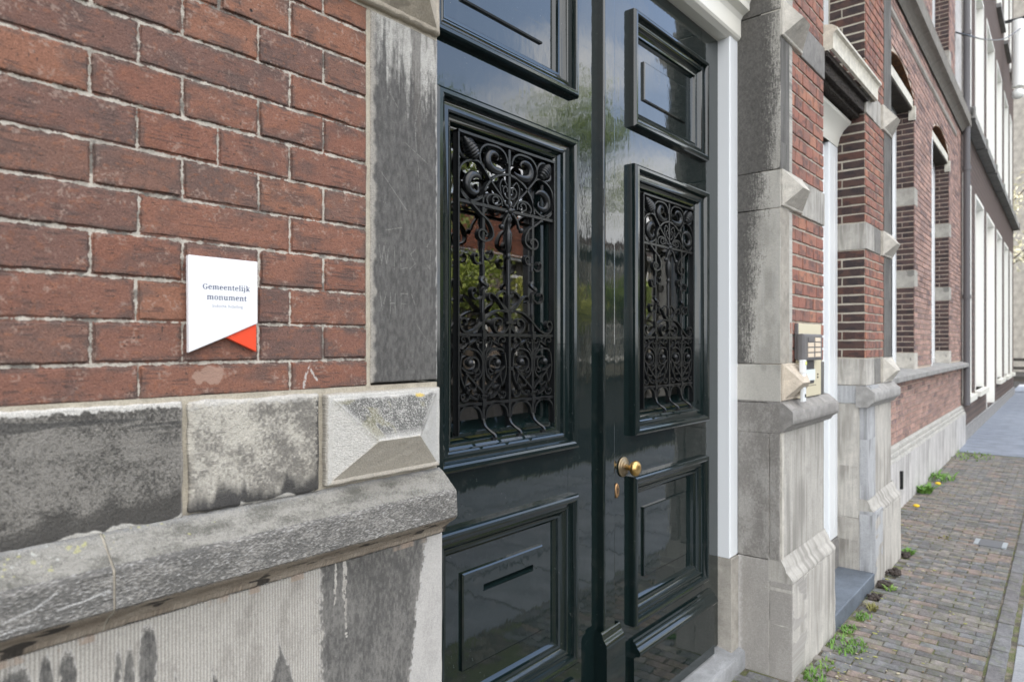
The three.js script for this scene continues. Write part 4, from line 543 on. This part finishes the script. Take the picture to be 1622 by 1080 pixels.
    obj('keyhole', [(() => { const g = new THREE.CylinderGeometry(.0032, .0032, .002, 12); return turn(g, 2.113, .982, ZS + .0068); })(), box(2.1112, 2.1148, .966, .981, ZS + .0055, ZS + .0076)], mDark, e);
  }
  return d;
}
buildLeaf('door_leaf', 'left dark green door leaf with letter slot in its lower panel', 1.064, 2.0285, 1.20, 1.845, false);
buildLeaf('door_leaf', 'right dark green door leaf with brass knob and keyhole', 2.0305, 2.9955, 2.205, 2.85, true);
/* ---------------------------------------------------------------- plaque and intercom */
{
  const t = grp('plaque', scene); tag(t, 'white ribbon shaped enamel plaque with red folded corner on brick wall', 'plaque'); t.position.set(0, 0, .001);
  const W = 1024, H = 1328, cv = document.createElement('canvas'); cv.width = W; cv.height = H; const c = cv.getContext('2d'); c.fillStyle = '#e9e9ea'; c.fillRect(0, 0, W, H); const px = x => (x - .467) / .112 * W, py = y => (1.6335 - y) / .1455 * H;
  c.textAlign = 'center'; c.textBaseline = 'alphabetic'; c.fillStyle = '#1f3157'; const fit = (s, f, w, x, y, k) => { c.font = f(100); const m = c.measureText(s).width; c.font = f(100 * w / m); c.fillText(s, x, y); };
  fit('Gemeentelijk', s => `bold ${s}px serif`, px(.5655) - px(.4885), px(.527), py(1.5838)); fit('monument', s => `bold ${s}px serif`, px(.560) - px(.495), px(.5275), py(1.5682)); c.fillStyle = '#4a5570'; fit('Indische Instelling', s => `${s}px sans-serif`, px(.5535) - px(.5035), px(.5285), py(1.5565));
  const tx = new THREE.CanvasTexture(cv); tx.colorSpace = THREE.SRGBColorSpace; tx.anisotropy = 4;
  const ribbon = (pts, z, d) => { const s = new THREE.Shape(pts.map(p => new THREE.Vector2(...p))); const g = new THREE.ExtrudeGeometry(s, { depth: d, bevelEnabled: true, bevelSize: .0016, bevelThickness: .0016, bevelSegments: 3, bevelOffset: -.0016 }); g.translate(0, 0, z); return g; };
  const pg = ribbon([[.4685, 1.4875], [.5275, 1.5115], [.579, 1.5335], [.579, 1.6325], [.577, 1.633], [.469, 1.6335], [.4675, 1.632]], .006, .006); uvXY(pg, .467, .579, 1.488, 1.6335); obj('white_plate', pg, phys({ map: tx, color: lin(1, 1, 1), roughness: .22 }), t);
  obj('red_tab', ribbon([[.5265, 1.511], [.579, 1.4875], [.579, 1.5335]], .002, .006), phys({ color: lin(.78, .075, .028), roughness: .3 }), t, 'red folded ribbon tail');
}
{
  const t = grp('intercom', scene); tag(t, 'cream intercom panel with grey button housing on the pier beside the white door', 'intercom'); t.position.set(0, 0, .004);
  const cream = phys({ color: lin(.62, .56, .40), roughness: .35 }), grey = phys({ color: lin(.125, .118, .118), roughness: .45 });
  const rb = (x0, x1, y0, y1, z0, z1, b = .003) => { const s = new THREE.Shape([[x0, y0], [x1, y0], [x1, y1], [x0, y1]].map(p => new THREE.Vector2(...p))); const g = new THREE.ExtrudeGeometry(s, { depth: z1 - z0 - 2 * b, bevelEnabled: true, bevelSize: b, bevelThickness: b, bevelOffset: -b, bevelSegments: 2 }); g.translate(0, 0, z0 + b); return uvBox(g, .5); };
  obj('back_plate', rb(3.283, 3.640, 1.247, 1.597, 0, .012, .002), cream, t);
  obj('side_lip', rb(3.268, 3.285, 1.43, 1.597, 0, .014, .002), grey, t);
  obj('housing', [rb(3.255, 3.545, 1.423, 1.548, .012, .046, .009)], grey, t);
  const key = phys({ color: lin(.72, .60, .46), roughness: .4 });
  for (let c = 0; c < 2; c++) for (let r = 0; r < 4; r++) obj('name_key', rb(3.315 + c * .108, 3.395 + c * .108, 1.4385 + r * .0245, 1.4575 + r * .0245, .044, .050, .0015), r === 3 && c === 0 ? grey : key, t);
  obj('speaker_plate', rb(3.36, 3.515, 1.31, 1.423, .012, .0155, .001), phys({ color: lin(.055, .052, .055), roughness: .5 }), t);
  obj('paper_note', rb(3.365, 3.525, 1.325, 1.378, .0155, .0175, .0004), std({ color: lin(.72, .78, .76) }), t);
  for (const y of [1.332, 1.346]) obj('screw', rb(3.575, 3.590, y, y + .008, .012, .0145, .0008), mDark, t);
  obj('printed_line', [0, 1, 2, 3, 4, 5, 6].map(i => rb(3.38 + i * .026, 3.398 + i * .026, 1.297, 1.302, .0118, .0128, .0002)), std({ color: lin(.25, .22, .17) }), t);
  const s = grp('white_strip', scene); tag(s, 'narrow white plastic strip standing on the ledge before the intercom', 'plastic strip');
  obj('strip', [rb(3.218, 3.258, 1.238, 1.425, .045, .060, .003), rb(3.214, 3.252, 1.37, 1.428, .042, .063, .003)], phys({ color: lin(.78, .80, .80), roughness: .35 }), s); obj('slot', rb(3.236, 3.252, 1.257, 1.272, .059, .0612, .0005), mDark, s); obj('yellow_tip', rb(3.232, 3.25, 1.405, 1.422, .063, .0655, .0008), std({ color: lin(.65, .66, .22) }), s);
}
/* ---------------------------------------------------------------- ground */
tag(obj('ground', (() => { const g = new THREE.PlaneGeometry(600, 600, 1, 1); g.rotateX(-Math.PI / 2); g.translate(60, -.01, 0); return uvBox(g, 1.7); })(), std({ ...TSLAB, color: lin(.085, .085, .09), roughness: .85 })), null, null, null, 'structure');
const pave = grp('pavement', scene); tag(pave, null, null, null, 'structure');
{
  const bed = new THREE.PlaneGeometry(9.5, 1.5, 120, 20); bed.rotateX(-Math.PI / 2); bed.translate(6.4, G0 - .0055, .1); const p = bed.attributes.position; for (let i = 0; i < p.count; i++) p.setY(i, p.getY(i) + (vn(p.getX(i) * 7, p.getZ(i) * 7, 256, 3) - .5) * .004); bed.computeVertexNormals(); obj('joint_sand', uvBox(bed, .8), mSoil, pave);
  const W = .0615, L = .138, shapes = []; for (let v = 0; v < 6; v++) { const g = block(-W / 2 + .0028, W / 2 - .0028, -L / 2 + .0035, L / 2 - .0035, 0, .03, { r: .004, nx: 1, ny: 2, jit: .0022, amp: .0016, seed: v * 7 }); uvBox(g, .3, .3, hsh(v), hsh(v, 4)); g.rotateX(-Math.PI / 2); shapes.push(g); }
  const far = [], all = []; const edge = X => .692 - .018 * (X - 3.6);
  for (let r = 0; r < 136; r++) { const X = 2.66 + r * W; const zE = edge(X); let front = X < 3.08 ? -.155 : X < 5.38 ? .04 : -.262 + .05 - .0175 * (X - 5.3); if (X > 3.75 && X < 4.6) front = .06;
    for (let q = 0; q < 9; q++) { const z = zE - .004 - L * (q + .5) - (r % 2 ? L / 2 : 0) + (r % 2 ? L * .5 * 0 : 0); const z1 = z + L / 2, z0 = z - L / 2; if (z0 < front - .06) continue; all.push([X, z, r, q]); } if (r % 2) all.push([X, zE - .004 - L * .25, r, 20, .5]); }
  all.sort((a, b) => a[0] - b[0]);
  all.forEach(([X, z, r, q, half], i) => { const v = (hsh(r, q) * 6) | 0, m = (hsh(q + 2, r) * 6) | 0, dy = (hsh(r + 5, q) - .5) * .005, rx = (hsh(r, q + 6) - .5) * .03, rz = (hsh(r + 9, q) - .5) * .04;
    const place = o => { o.position.set(X + (hsh(r, q + 11) - .5) * .003, G0 + dy, z); o.rotation.set(rx, (hsh(q, r + 8) - .5) * .03, rz); if (half) o.scale.z = .5; };
    if (i < 300) place(obj('paving_brick', shapes[v], paverMats[m], pave)); else { const d = new THREE.Object3D(); place(d); d.updateMatrix(); const c = paverMats[m].color; far.push(tint(clean(shapes[v].clone().applyMatrix4(d.matrix)), [c.r, c.g, c.b])); } });
  tag(obj('far_paving', far, std({ ...TPV, vertexColors: true, bumpScale: .0015, roughness: .8 }), pave), null, null, null, 'stuff');
  /* gutter course of long setts */
  const kerb = grp('kerb_course', pave); const ks = [0, 1, 2].map(v => { const g = block(-.1, .1, -.035, .035, 0, .04, { r: .005, nx: 3, ny: 1, jit: .002, amp: .0012, seed: v + 60 }); uvBox(g, .4, .4, hsh(v, 3), hsh(v, 9)); g.rotateX(-Math.PI / 2); return g; });
  for (let i = 0; i < 40; i++) { const X = 2.9 + i * .2065; const o = obj('kerb_sett', ks[i % 3], paverMats[[3, 5, 1][(hsh(i, 4) * 3) | 0]], kerb); o.position.set(X, G0 + .002 + (hsh(i) - .5) * .004, edge(X) + .040); o.rotation.y = .018; }
  const road = grp('roadway', scene); tag(road, null, null, null, 'structure'); const mR = [0, 1, 2].map(i => std({ ...TSLAB, color: lin(.36 + .02 * i, .375 + .018 * i, .40 + .012 * i), roughness: .8, bumpScale: .001 }));
  const beds = new THREE.PlaneGeometry(60, 2.6); beds.rotateX(-Math.PI / 2); beds.translate(25, G0 - .012, 2.0); obj('joint_sand', uvBox(beds, .8), mSoil, road);
  let n = 0; for (let r = 0; r < 4; r++) for (let c = 0; c < 26; c++) { const x0 = 1.4 + c * .62 + (r % 2) * .31, z0 = .79 + r * .62; const zz = z0 - .018 * (x0 - 3.6) ; if (x0 < 2.6 && r < 1) continue; const g = block(-.3, .3, -.3, .3, 0, .05, { r: .004, nx: 2, ny: 2, jit: .001, amp: .001, seed: n }); uvBox(g, .9, .9, hsh(n), hsh(n, 2)); g.rotateX(-Math.PI / 2); const o = obj('road_slab', g, mR[n++ % 3], road); o.position.set(x0, G0 - .002 + (hsh(n, 5) - .5) * .003, zz + .3); o.rotation.y = .018; }
  /* blue grey slabs in front of the far house */
  const fp = grp('far_pavement', scene); tag(fp, null, null, null, 'structure'); for (let r = 0; r < 16; r++) for (let c = 0; c < 2; c++) { const g = block(-.62, .62, -.46, .46, 0, .05, { r: .004, nx: 2, ny: 2, seed: r * 3 + c }); uvBox(g, 1, 1, hsh(r), hsh(c, 5)); g.rotateX(-Math.PI / 2); const o = obj('slab', g, mSlab, fp); o.position.set(11.75 + r * 1.25, G0 + .004 + (hsh(r, c) - .5) * .004, -.02 + c * .93 - .0175 * (r * 1.25)); o.rotation.y = .0175; }
}
{ const t = grp('utility_cover', scene); tag(t, 'small rectangular iron utility cover set in the brick pavement', 'cover'); const p = [6.15, G0, .50]; t.position.set(...p); const m = std({ color: lin(.12, .125, .13), roughness: .5 }); obj('lid', uvBox(new THREE.BoxGeometry(.20, .012, .15), .3), m, t); for (const s of [-1, 1]) { const o = obj('end_plate', uvBox(new THREE.BoxGeometry(.17, .016, .028), .3), std({ color: lin(.42, .46, .48), roughness: .4, metalness: .4 }), t); o.position.z = s * .085; } }
/* ---------------------------------------------------------------- weeds along the wall foot */
const greenA = std({ color: lin(.13, .26, .045), roughness: .7, side: THREE.DoubleSide }), greenB = std({ color: lin(.18, .29, .06), roughness: .7 }), greenC = std({ color: lin(.20, .19, .06), roughness: .8 });
function tuft(seed, n, h, rad, wide) { const r = rng(seed), P = [], I = []; for (let k = 0; k < n; k++) { const a = r() * 6.283, q = Math.sqrt(r()) * rad, x = Math.cos(a) * q * 1.5, z = Math.sin(a) * q, b = r() * 6.283, L = h * (.5 + .7 * r()), lean = .3 + .9 * r(), w = wide * (.6 + .8 * r()); const dx = Math.cos(b), dz = Math.sin(b), s = P.length / 3; for (let i = 0; i <= 3; i++) { const t = i / 3, o = lean * L * t * t, ww = w * (wide > .006 ? Math.sin(Math.PI * (.10 + .88 * t)) * (.55 + .45 * r()) : 1 - t); P.push(x + dx * o - dz * ww, L * t * (1 - .3 * t), z + dz * o + dx * ww, x + dx * o + dz * ww, L * t * (1 - .3 * t), z + dz * o - dx * ww); if (i) { const j = s + 2 * (i - 1); I.push(j, j + 1, j + 2, j + 2, j + 1, j + 3); } } } return mk(P, I); }
const weedAt = (name, label, x, z, seed, n, h, rad, w, m, group) => { const o = obj(name, tuft(seed, n, h, rad, w), m); o.position.set(x, G0 - .003, z); tag(o, label, 'weed', group); return o; };
weedAt('weed', 'leafy weed clump at the lowest corner of the pier base', 3.19, .115, 1, 80, .042, .05, .0048, greenA);
weedAt('weed', 'small yellowish weed beside the leafy clump at the pier base', 3.33, .12, 2, 34, .035, .04, .006, greenB);
weedAt('weed', 'largest bright green weed patch spreading over bricks by the pier', 3.62, .145, 3, 150, .036, .085, .0048, greenA);
weedAt('weed', 'green weed in the crack where pier base meets the doorstep', 3.83, .10, 4, 60, .032, .035, .005, greenA);
weedAt('weed', 'weed below the middle of the blue grey doorstep', 4.06, .115, 5, 60, .036, .042, .005, greenA);
weedAt('weed', 'brownish weed tuft below the far half of the doorstep', 4.22, .125, 6, 40, .04, .035, .006, greenC);
weedAt('weed', 'little green tuft near soil crumbs by the doorstep end', 4.62, .14, 7, 36, .035, .03, .007, greenB);
weedAt('weed', 'vivid green tuft at the far corner of the second pier', 5.50, .075, 8, 60, .045, .04, .008, greenA);
weedAt('dandelion', 'tall leafy dandelion against the pale plinth under the windows', 7.85, -.19, 9, 60, .13, .06, .013, greenA);
weedAt('weed', 'broad weed clump against the plinth beyond the dandelion', 8.75, -.20, 10, 80, .10, .16, .010, greenA);
weedAt('weed', 'low grassy weed strip at the end of the brick pavement', 10.75, -.16, 11, 150, .045, .30, .009, greenB);
weedAt('weed', 'flat weed growing between paving bricks in mid pavement', 6.1, .22, 12, 26, .02, .05, .007, greenC);
for (const [x, y, z, lab] of [[8.15, .075, -.12, 'yellow dandelion flower nearest the leafy dandelion by the plinth'], [7.05, .045, -.13, 'yellow flower low at the near end of the pale plinth']]) { const s = new THREE.SphereGeometry(.028, 10, 6); s.scale(1, .55, 1); const o = obj('flower', s, std({ color: lin(.70, .48, .03) })); o.position.set(x, y, z); tag(o, lab, 'flower'); }
{ const r = rng(31), L = [], C = []; for (let i = 0; i < 420; i++) { const x = 3.1 + 6 * Math.pow(r(), 1.4), z = .07 + .58 * r() * (r() < .5 ? .4 : 1), s = .003 + .010 * r() * r(); const g = new THREE.SphereGeometry(s, 5, 3); g.scale(1.3, .25, .8); g.rotateY(r() * 6); g.translate(x, G0 + .003, x > 5.5 ? z - .2 : z); L.push(tint(clean(g), r() < .4 ? [.42, .37, .27] : r() < .6 ? [.30, .30, .10] : [.2, .13, .07])); } tag(obj('leaf_litter', L, std({ vertexColors: true })), 'dry leaf crumbs scattered over the brick pavement', 'litter', null, 'stuff');
  for (let i = 0; i < 120; i++) { const k = [[4.40, .10, .035], [4.66, .085, .05], [4.95, .085, .055], [5.42, .06, .05]][i % 4], a = r() * 6.28, q = r() * k[2]; const g = new THREE.IcosahedronGeometry(.007 + .012 * r(), 0); g.scale(1, .7, 1); g.translate(k[0] + Math.cos(a) * q * 1.4, G0 + .006 + .014 * r(), k[1] + Math.sin(a) * q); C.push(clean(g)); } tag(obj('soil_crumbs', C, std({ color: lin(.045, .034, .028) })), 'dark soil crumbs dug out along the foot of the second pier', 'soil', null, 'stuff'); }
/* ---------------------------------------------------------------- the far house with tall white windows */
{
  const b = grp('far_house', scene); tag(b, 'dark brick house with tall white framed windows beyond the drainpipe', 'building'); b.position.set(12.08, 0, -.380); b.rotation.y = .0175;
  const op = [[.12, 1.26], [1.96, 3.45], [4.10, 5.91], [6.60, 8.12], [9.0, 10.42], [11.25, 12.1]], rows = [[.70, 4.07], [5.02, 7.86], [9.10, 11.6]];
  const sh = new THREE.Shape([[0, 0], [13.0, 0], [13.0, 13], [0, 13]].map(p => new THREE.Vector2(...p)));
  op.forEach(([x0, x1], i) => rows.forEach(([y0, y1], r) => { const q = new THREE.Path(); const a = i === 2 && r === 0 ? .24 : y0; q.moveTo(x0, a); q.lineTo(x1, a); q.lineTo(x1, y1); q.lineTo(x0, y1); q.lineTo(x0, a); sh.holes.push(q); }));
  const g = new THREE.ExtrudeGeometry(sh, { depth: .24, bevelEnabled: false }); g.translate(0, 0, -.24); obj('wall', uvBox(g, .3), std({ ...TB, color: lin(.66, .48, .41) }), b);
  obj('house_body', [box(0, 13, 0, 13, -9, -1.2, 1), box(-.02, 13.02, 12.9, 13.1, -9, .2, 1), box(12.9, 13, 0, 13, -1.2, -.242, 1)], std({ color: lin(.12, .11, .1) }), b); obj('base_course', uvBox(box(0, 13.01, 0, .24, -.02, .03), .8), stone(.42, .42, .43), b);
  const linerM = mWhite, white2 = phys({ color: lin(.86, .85, .80), roughness: .4 });
  op.forEach(([x0, x1], i) => rows.forEach(([y0, y1], r) => {
    const dr = i === 2 && r === 0, a = dr ? .24 : y0, w = grp(dr ? 'front_door' : 'window', b);
    obj('frame', [box(x1 - .03, x1 + .004, a, y1, -.24, .012), box(x0 - .004, x0 + .03, a, y1, -.24, .012), box(x0, x1, y1 - .05, y1 + .004, -.24, .010), frame(x0 + .03, x1 - .03, a + .02, y1 - .05, [[0, -.24], [0, -.15], [.09, -.15], [.1, -.19]])], white2, w);
    if (dr) obj('door_board', box(x0 + .12, x1 - .12, a, y1 - .15, -.2, -.17), white2, w); else { obj('pane', box(x0 + .12, x1 - .12, a + .12, y1 - .14, -.182, -.178), mGlass, w); obj('blind', box(x0 + .1, x1 - .1, a + .1, y1 - .1, -.232, -.226), std({ color: lin(.78, .80, .80) }), w); obj('sill', box(x0 - .06, x1 + .06, a - .09, a, -.2, .09), r ? stone(.4, .4, .4) : mCream, w); }
  }));
  obj('ledge', [box(0, 13.0, 4.86, 4.985, -.02, .15), ...[0, 1, 2, 3, 4, 5, 6].map(k => box(k * 2.1, k * 2.1 + .14, 4.84, 5.01, 0, .17))], stone(.40, .40, .39), b); obj('eaves', box(-.02, 13.02, 12.3, 12.89, -.02, .3), mWhite, b);
}
/* ---------------------------------------------------------------- what closes the street */
function house(name, label, x, z, rot, w, h, d, wallC, roofC, cols, rowsN, roofH, extra = {}) {
  const b = grp(name, scene); tag(b, label, 'house', extra.group); b.position.set(x, 0, z); b.rotation.y = rot;
  const mW = std({ ...(extra.pane ? TSLAB : TB), color: lin(...wallC) }); obj('wall', uvBox(box(-w / 2, w / 2, 0, h, -d, 0), 1.2), mW, b);
  const s = new THREE.Shape(); s.moveTo(.35, h - .05); s.lineTo(-d / 2, h + roofH); s.lineTo(-d - .35, h - .05); const rg = new THREE.ExtrudeGeometry(s, { depth: w + .3, bevelEnabled: false }); rg.rotateY(-Math.PI / 2); rg.rotateY(0); rg.translate(0, 0, 0); const p = rg.attributes.position; for (let i = 0; i < p.count; i++) { const X = p.getX(i), Z = p.getZ(i); p.setXYZ(i, -X - w / 2 - .15, p.getY(i), Z); } rg.computeBoundingBox(); rg.translate(-(rg.boundingBox.min.x + rg.boundingBox.max.x) / 2, 0, -d / 2 - (rg.boundingBox.min.z + rg.boundingBox.max.z) / 2); rg.computeVertexNormals();
  const rf = obj('roof', uvBox(rg, 1), std({ ...TB, color: lin(...roofC) }), b); obj('chimney', uvBox(box(w * .25, w * .25 + .6, h + roofH * .5, h + roofH + .8, -d / 2 - .3, -d / 2 + .3), 1), mW, b); obj('gutter', box(-w / 2 - .1, w / 2 + .1, h - .16, h + .02, .02, .3), mWhite, b);
  for (let r = 0; r < rowsN; r++) for (let c = 0; c < cols; c++) { const cx = -w / 2 + w * (c + .5) / cols, y0 = .8 + r * (h - .4) / rowsN, ww = Math.min(1.1, w / cols * .6), hh = (h - .4) / rowsN - 1.1; const k = grp('window', b); obj('frame', [frame(cx - ww / 2, cx + ww / 2, y0, y0 + hh, [[0, 0], [0, .04], [.10, .04], [.10, .005]]), box(cx - .03, cx + .03, y0 + .1, y0 + hh - .1, .005, .035), box(cx - ww / 2 + .1, cx + ww / 2 - .1, y0 + hh * .6, y0 + hh * .6 + .06, .005, .03)], mWhite, k); obj('pane', box(cx - ww / 2 + .09, cx + ww / 2 - .09, y0 + .09, y0 + hh - .09, .002, .006), phys({ color: lin(...(extra.pane || [.03, .035, .04])), roughness: extra.pane ? .5 : .05 }), k); obj('sill', box(cx - ww / 2 - .06, cx + ww / 2 + .06, y0 - .08, y0, 0, .1), mWhite, k); }
  return b;
}
house('end_house', 'pale plastered house closing the far end of the street', 46, 1.5, -Math.PI / 2, 22, 22, 8, [.86, .85, .80], [.35, .14, .08], 3, 2, 3.5, { pane: [.72, .76, .78] });
house('opposite_house', 'low brick house with orange tiled roof, first across the street', 19.5, 15.5, Math.PI, 9, 4.9, 7, [.78, .66, .58], [.80, .24, .10], 4, 1, 3.0, {});
house('opposite_house', 'taller pale house across the street beside the orange roof', 29.5, 16.0, Math.PI, 10, 6.0, 7, [.75, .70, .62], [.30, .14, .09], 5, 2, 1.4, {});
house('opposite_house', 'brown brick house across the street farther down', 40.5, 16.5, Math.PI, 11, 6.2, 7, [.5, .33, .26], [.16, .13, .12], 5, 2, 1.4, {});
house('opposite_house', 'white plastered house across the street nearest the camera', 9.5, 15.5, Math.PI, 9, 6.5, 7, [.75, .74, .70], [.35, .14, .08], 4, 2, 3.0, {});
/* ---------------------------------------------------------------- trees across the street and at its end */
function tree(label, x, z, h, cr, seed, tone, n) {
  const r = rng(seed), t = grp('tree', scene); tag(t, label, 'tree'); t.position.set(x, 0, z); const limbs = []; const stem = new THREE.CylinderGeometry(.09, .17, h * .6, 9); stem.translate(0, h * .3, 0); limbs.push(stem); const tips = [];
  for (let k = 0; k < 9; k++) { const a = k * 2.4 + r(), el = .5 + .6 * r(), L = cr * (.7 + .5 * r()), y = h * (.38 + .25 * r()); const g = new THREE.CylinderGeometry(.015, .05, L, 5); g.translate(0, L / 2, 0); g.rotateZ(-(Math.PI / 2 - el)); g.rotateY(a); g.translate(0, y, 0); limbs.push(g); tips.push([Math.cos(a) * Math.cos(el) * L * .8, y + Math.sin(el) * L * .8, -Math.sin(a) * Math.cos(el) * L * .8]); }
  tips.push([0, h * .8, 0], [0, h * .65, 0]); obj('trunk', limbs, std({ color: lin(.09, .075, .06) }), t);
  const P = [], I = [], C = []; for (let i = 0; i < n; i++) { const c = tips[(r() * tips.length) | 0], R = cr * (.30 + .25 * hsh(seed, (c[1] * 50) | 0)); const a = r() * 6.283, u = r() * 2 - 1, q = R * Math.pow(r(), .4), s = .05 + .06 * r(), sn = Math.sqrt(1 - u * u); const px = c[0] + q * sn * Math.cos(a), py = c[1] + q * u * .8, pz = c[2] + q * sn * Math.sin(a); const v1 = new THREE.Vector3(r() - .5, r() - .5, r() - .5).normalize(), v2 = new THREE.Vector3(r() - .5, r() - .5, r() - .5).cross(v1).normalize(); const b = P.length / 3; for (const [e, f] of [[-1, 0], [0, -.6], [1, 0], [0, .6]]) P.push(px + (v1.x * e + v2.x * f) * s, py + (v1.y * e + v2.y * f) * s, pz + (v1.z * e + v2.z * f) * s); I.push(b, b + 1, b + 2, b, b + 2, b + 3); const k = .75 + .5 * r(); for (let m = 0; m < 4; m++) C.push(tone[0] * k, tone[1] * k, tone[2] * k); }
  const g = mk(P, I); g.setAttribute('color', new THREE.Float32BufferAttribute(C, 3)); obj('crown', g, phys({ vertexColors: true, roughness: .7, transmission: .35, thickness: 0, side: THREE.DoubleSide }), t); return t;
}
tree('light green street tree nearest across the street', 14.5, 12.2, 4.6, 1.5, 3, [.34, .42, .08], 2400);
tree('yellow green street tree before the orange roofed house', 19.0, 12.6, 4.3, 1.4, 4, [.46, .48, .10], 2400);
tree('green street tree between the orange roof and pale house', 23.8, 12.4, 4.8, 1.6, 5, [.27, .36, .08], 5200);
tree('bushy green tree before the pale house across the street', 29.2, 12.8, 5.2, 1.8, 6, [.28, .38, .08], 5200);
tree('tall thin tree far across the street', 34.5, 12.8, 14.5, 3.2, 7, [.30, .38, .10], 5200);
tree('tall loose crowned tree across the street behind the low green ones', 22.0, 13.4, 14.0, 3.0, 9, [.30, .38, .09], 4200);
tree('tall open tree across the street beside the white house', 14.8, 13.8, 11.0, 2.4, 12, [.28, .36, .09], 3600);
tree('pale leafy tree at the far end of the street', 33.0, -1.9, 10.5, 2.6, 8, [.62, .60, .44], 1700);
/* lamp on a wire, bench rails */
{
  const t = grp('street_lantern', scene); tag(t, 'white cylindrical street lantern hanging high at the right edge', 'lantern'); const P = [20.6, 0, -.225]; t.position.set(P[0], 0, P[2]); const w = phys({ color: lin(.85, .85, .82), roughness: .4 });
  const body = new THREE.CylinderGeometry(.13, .13, 1.6, 18); body.translate(0, 8.55, 0); obj('shade', body, w, t); const ball = new THREE.SphereGeometry(.13, 14, 10); ball.translate(0, 7.58, 0); obj('globe', ball, w, t); obj('bracket', box(-.03, .03, 9.36, 9.42, -.32, .14), mIron, t);
  const c = new THREE.CatmullRomCurve3([new THREE.Vector3(11.2, 5.82, -.34), new THREE.Vector3(11.6, 5.86, -.2), new THREE.Vector3(13, 6.30, -.20), new THREE.Vector3(16.5, 7.5, -.20), new THREE.Vector3(20.45, 9.1, -.16)]); tag(obj('overhead_wire', new THREE.TubeGeometry(c, 40, .012, 6), mIron), 'thin dark wire running from the white wall strip to the lantern', 'wire');
  const bn = grp('bench', scene); tag(bn, 'dark slatted bench at the end of the pavement', 'bench'); bn.position.set(26.2, 0, .0); for (const y of [.42, .72, .98]) obj('slat', uvBox(box(-.2, -.14, y, y + .09, -1.3, 1.3), .5), std({ color: lin(.10, .09, .08) }), bn); for (const z of [-1.1, 1.1]) obj('leg', box(-.14, -.08, 0, 1.1, z - .03, z + .03), mIron, bn); obj('slat', box(-.2, .35, .36, .42, -1.3, 1.3), std({ color: lin(.13, .11, .09) }), bn);
}



scene.traverse(o => { if (o.isMesh) { o.castShadow = true; o.receiveShadow = true; } });
renderer.render(scene, camera);
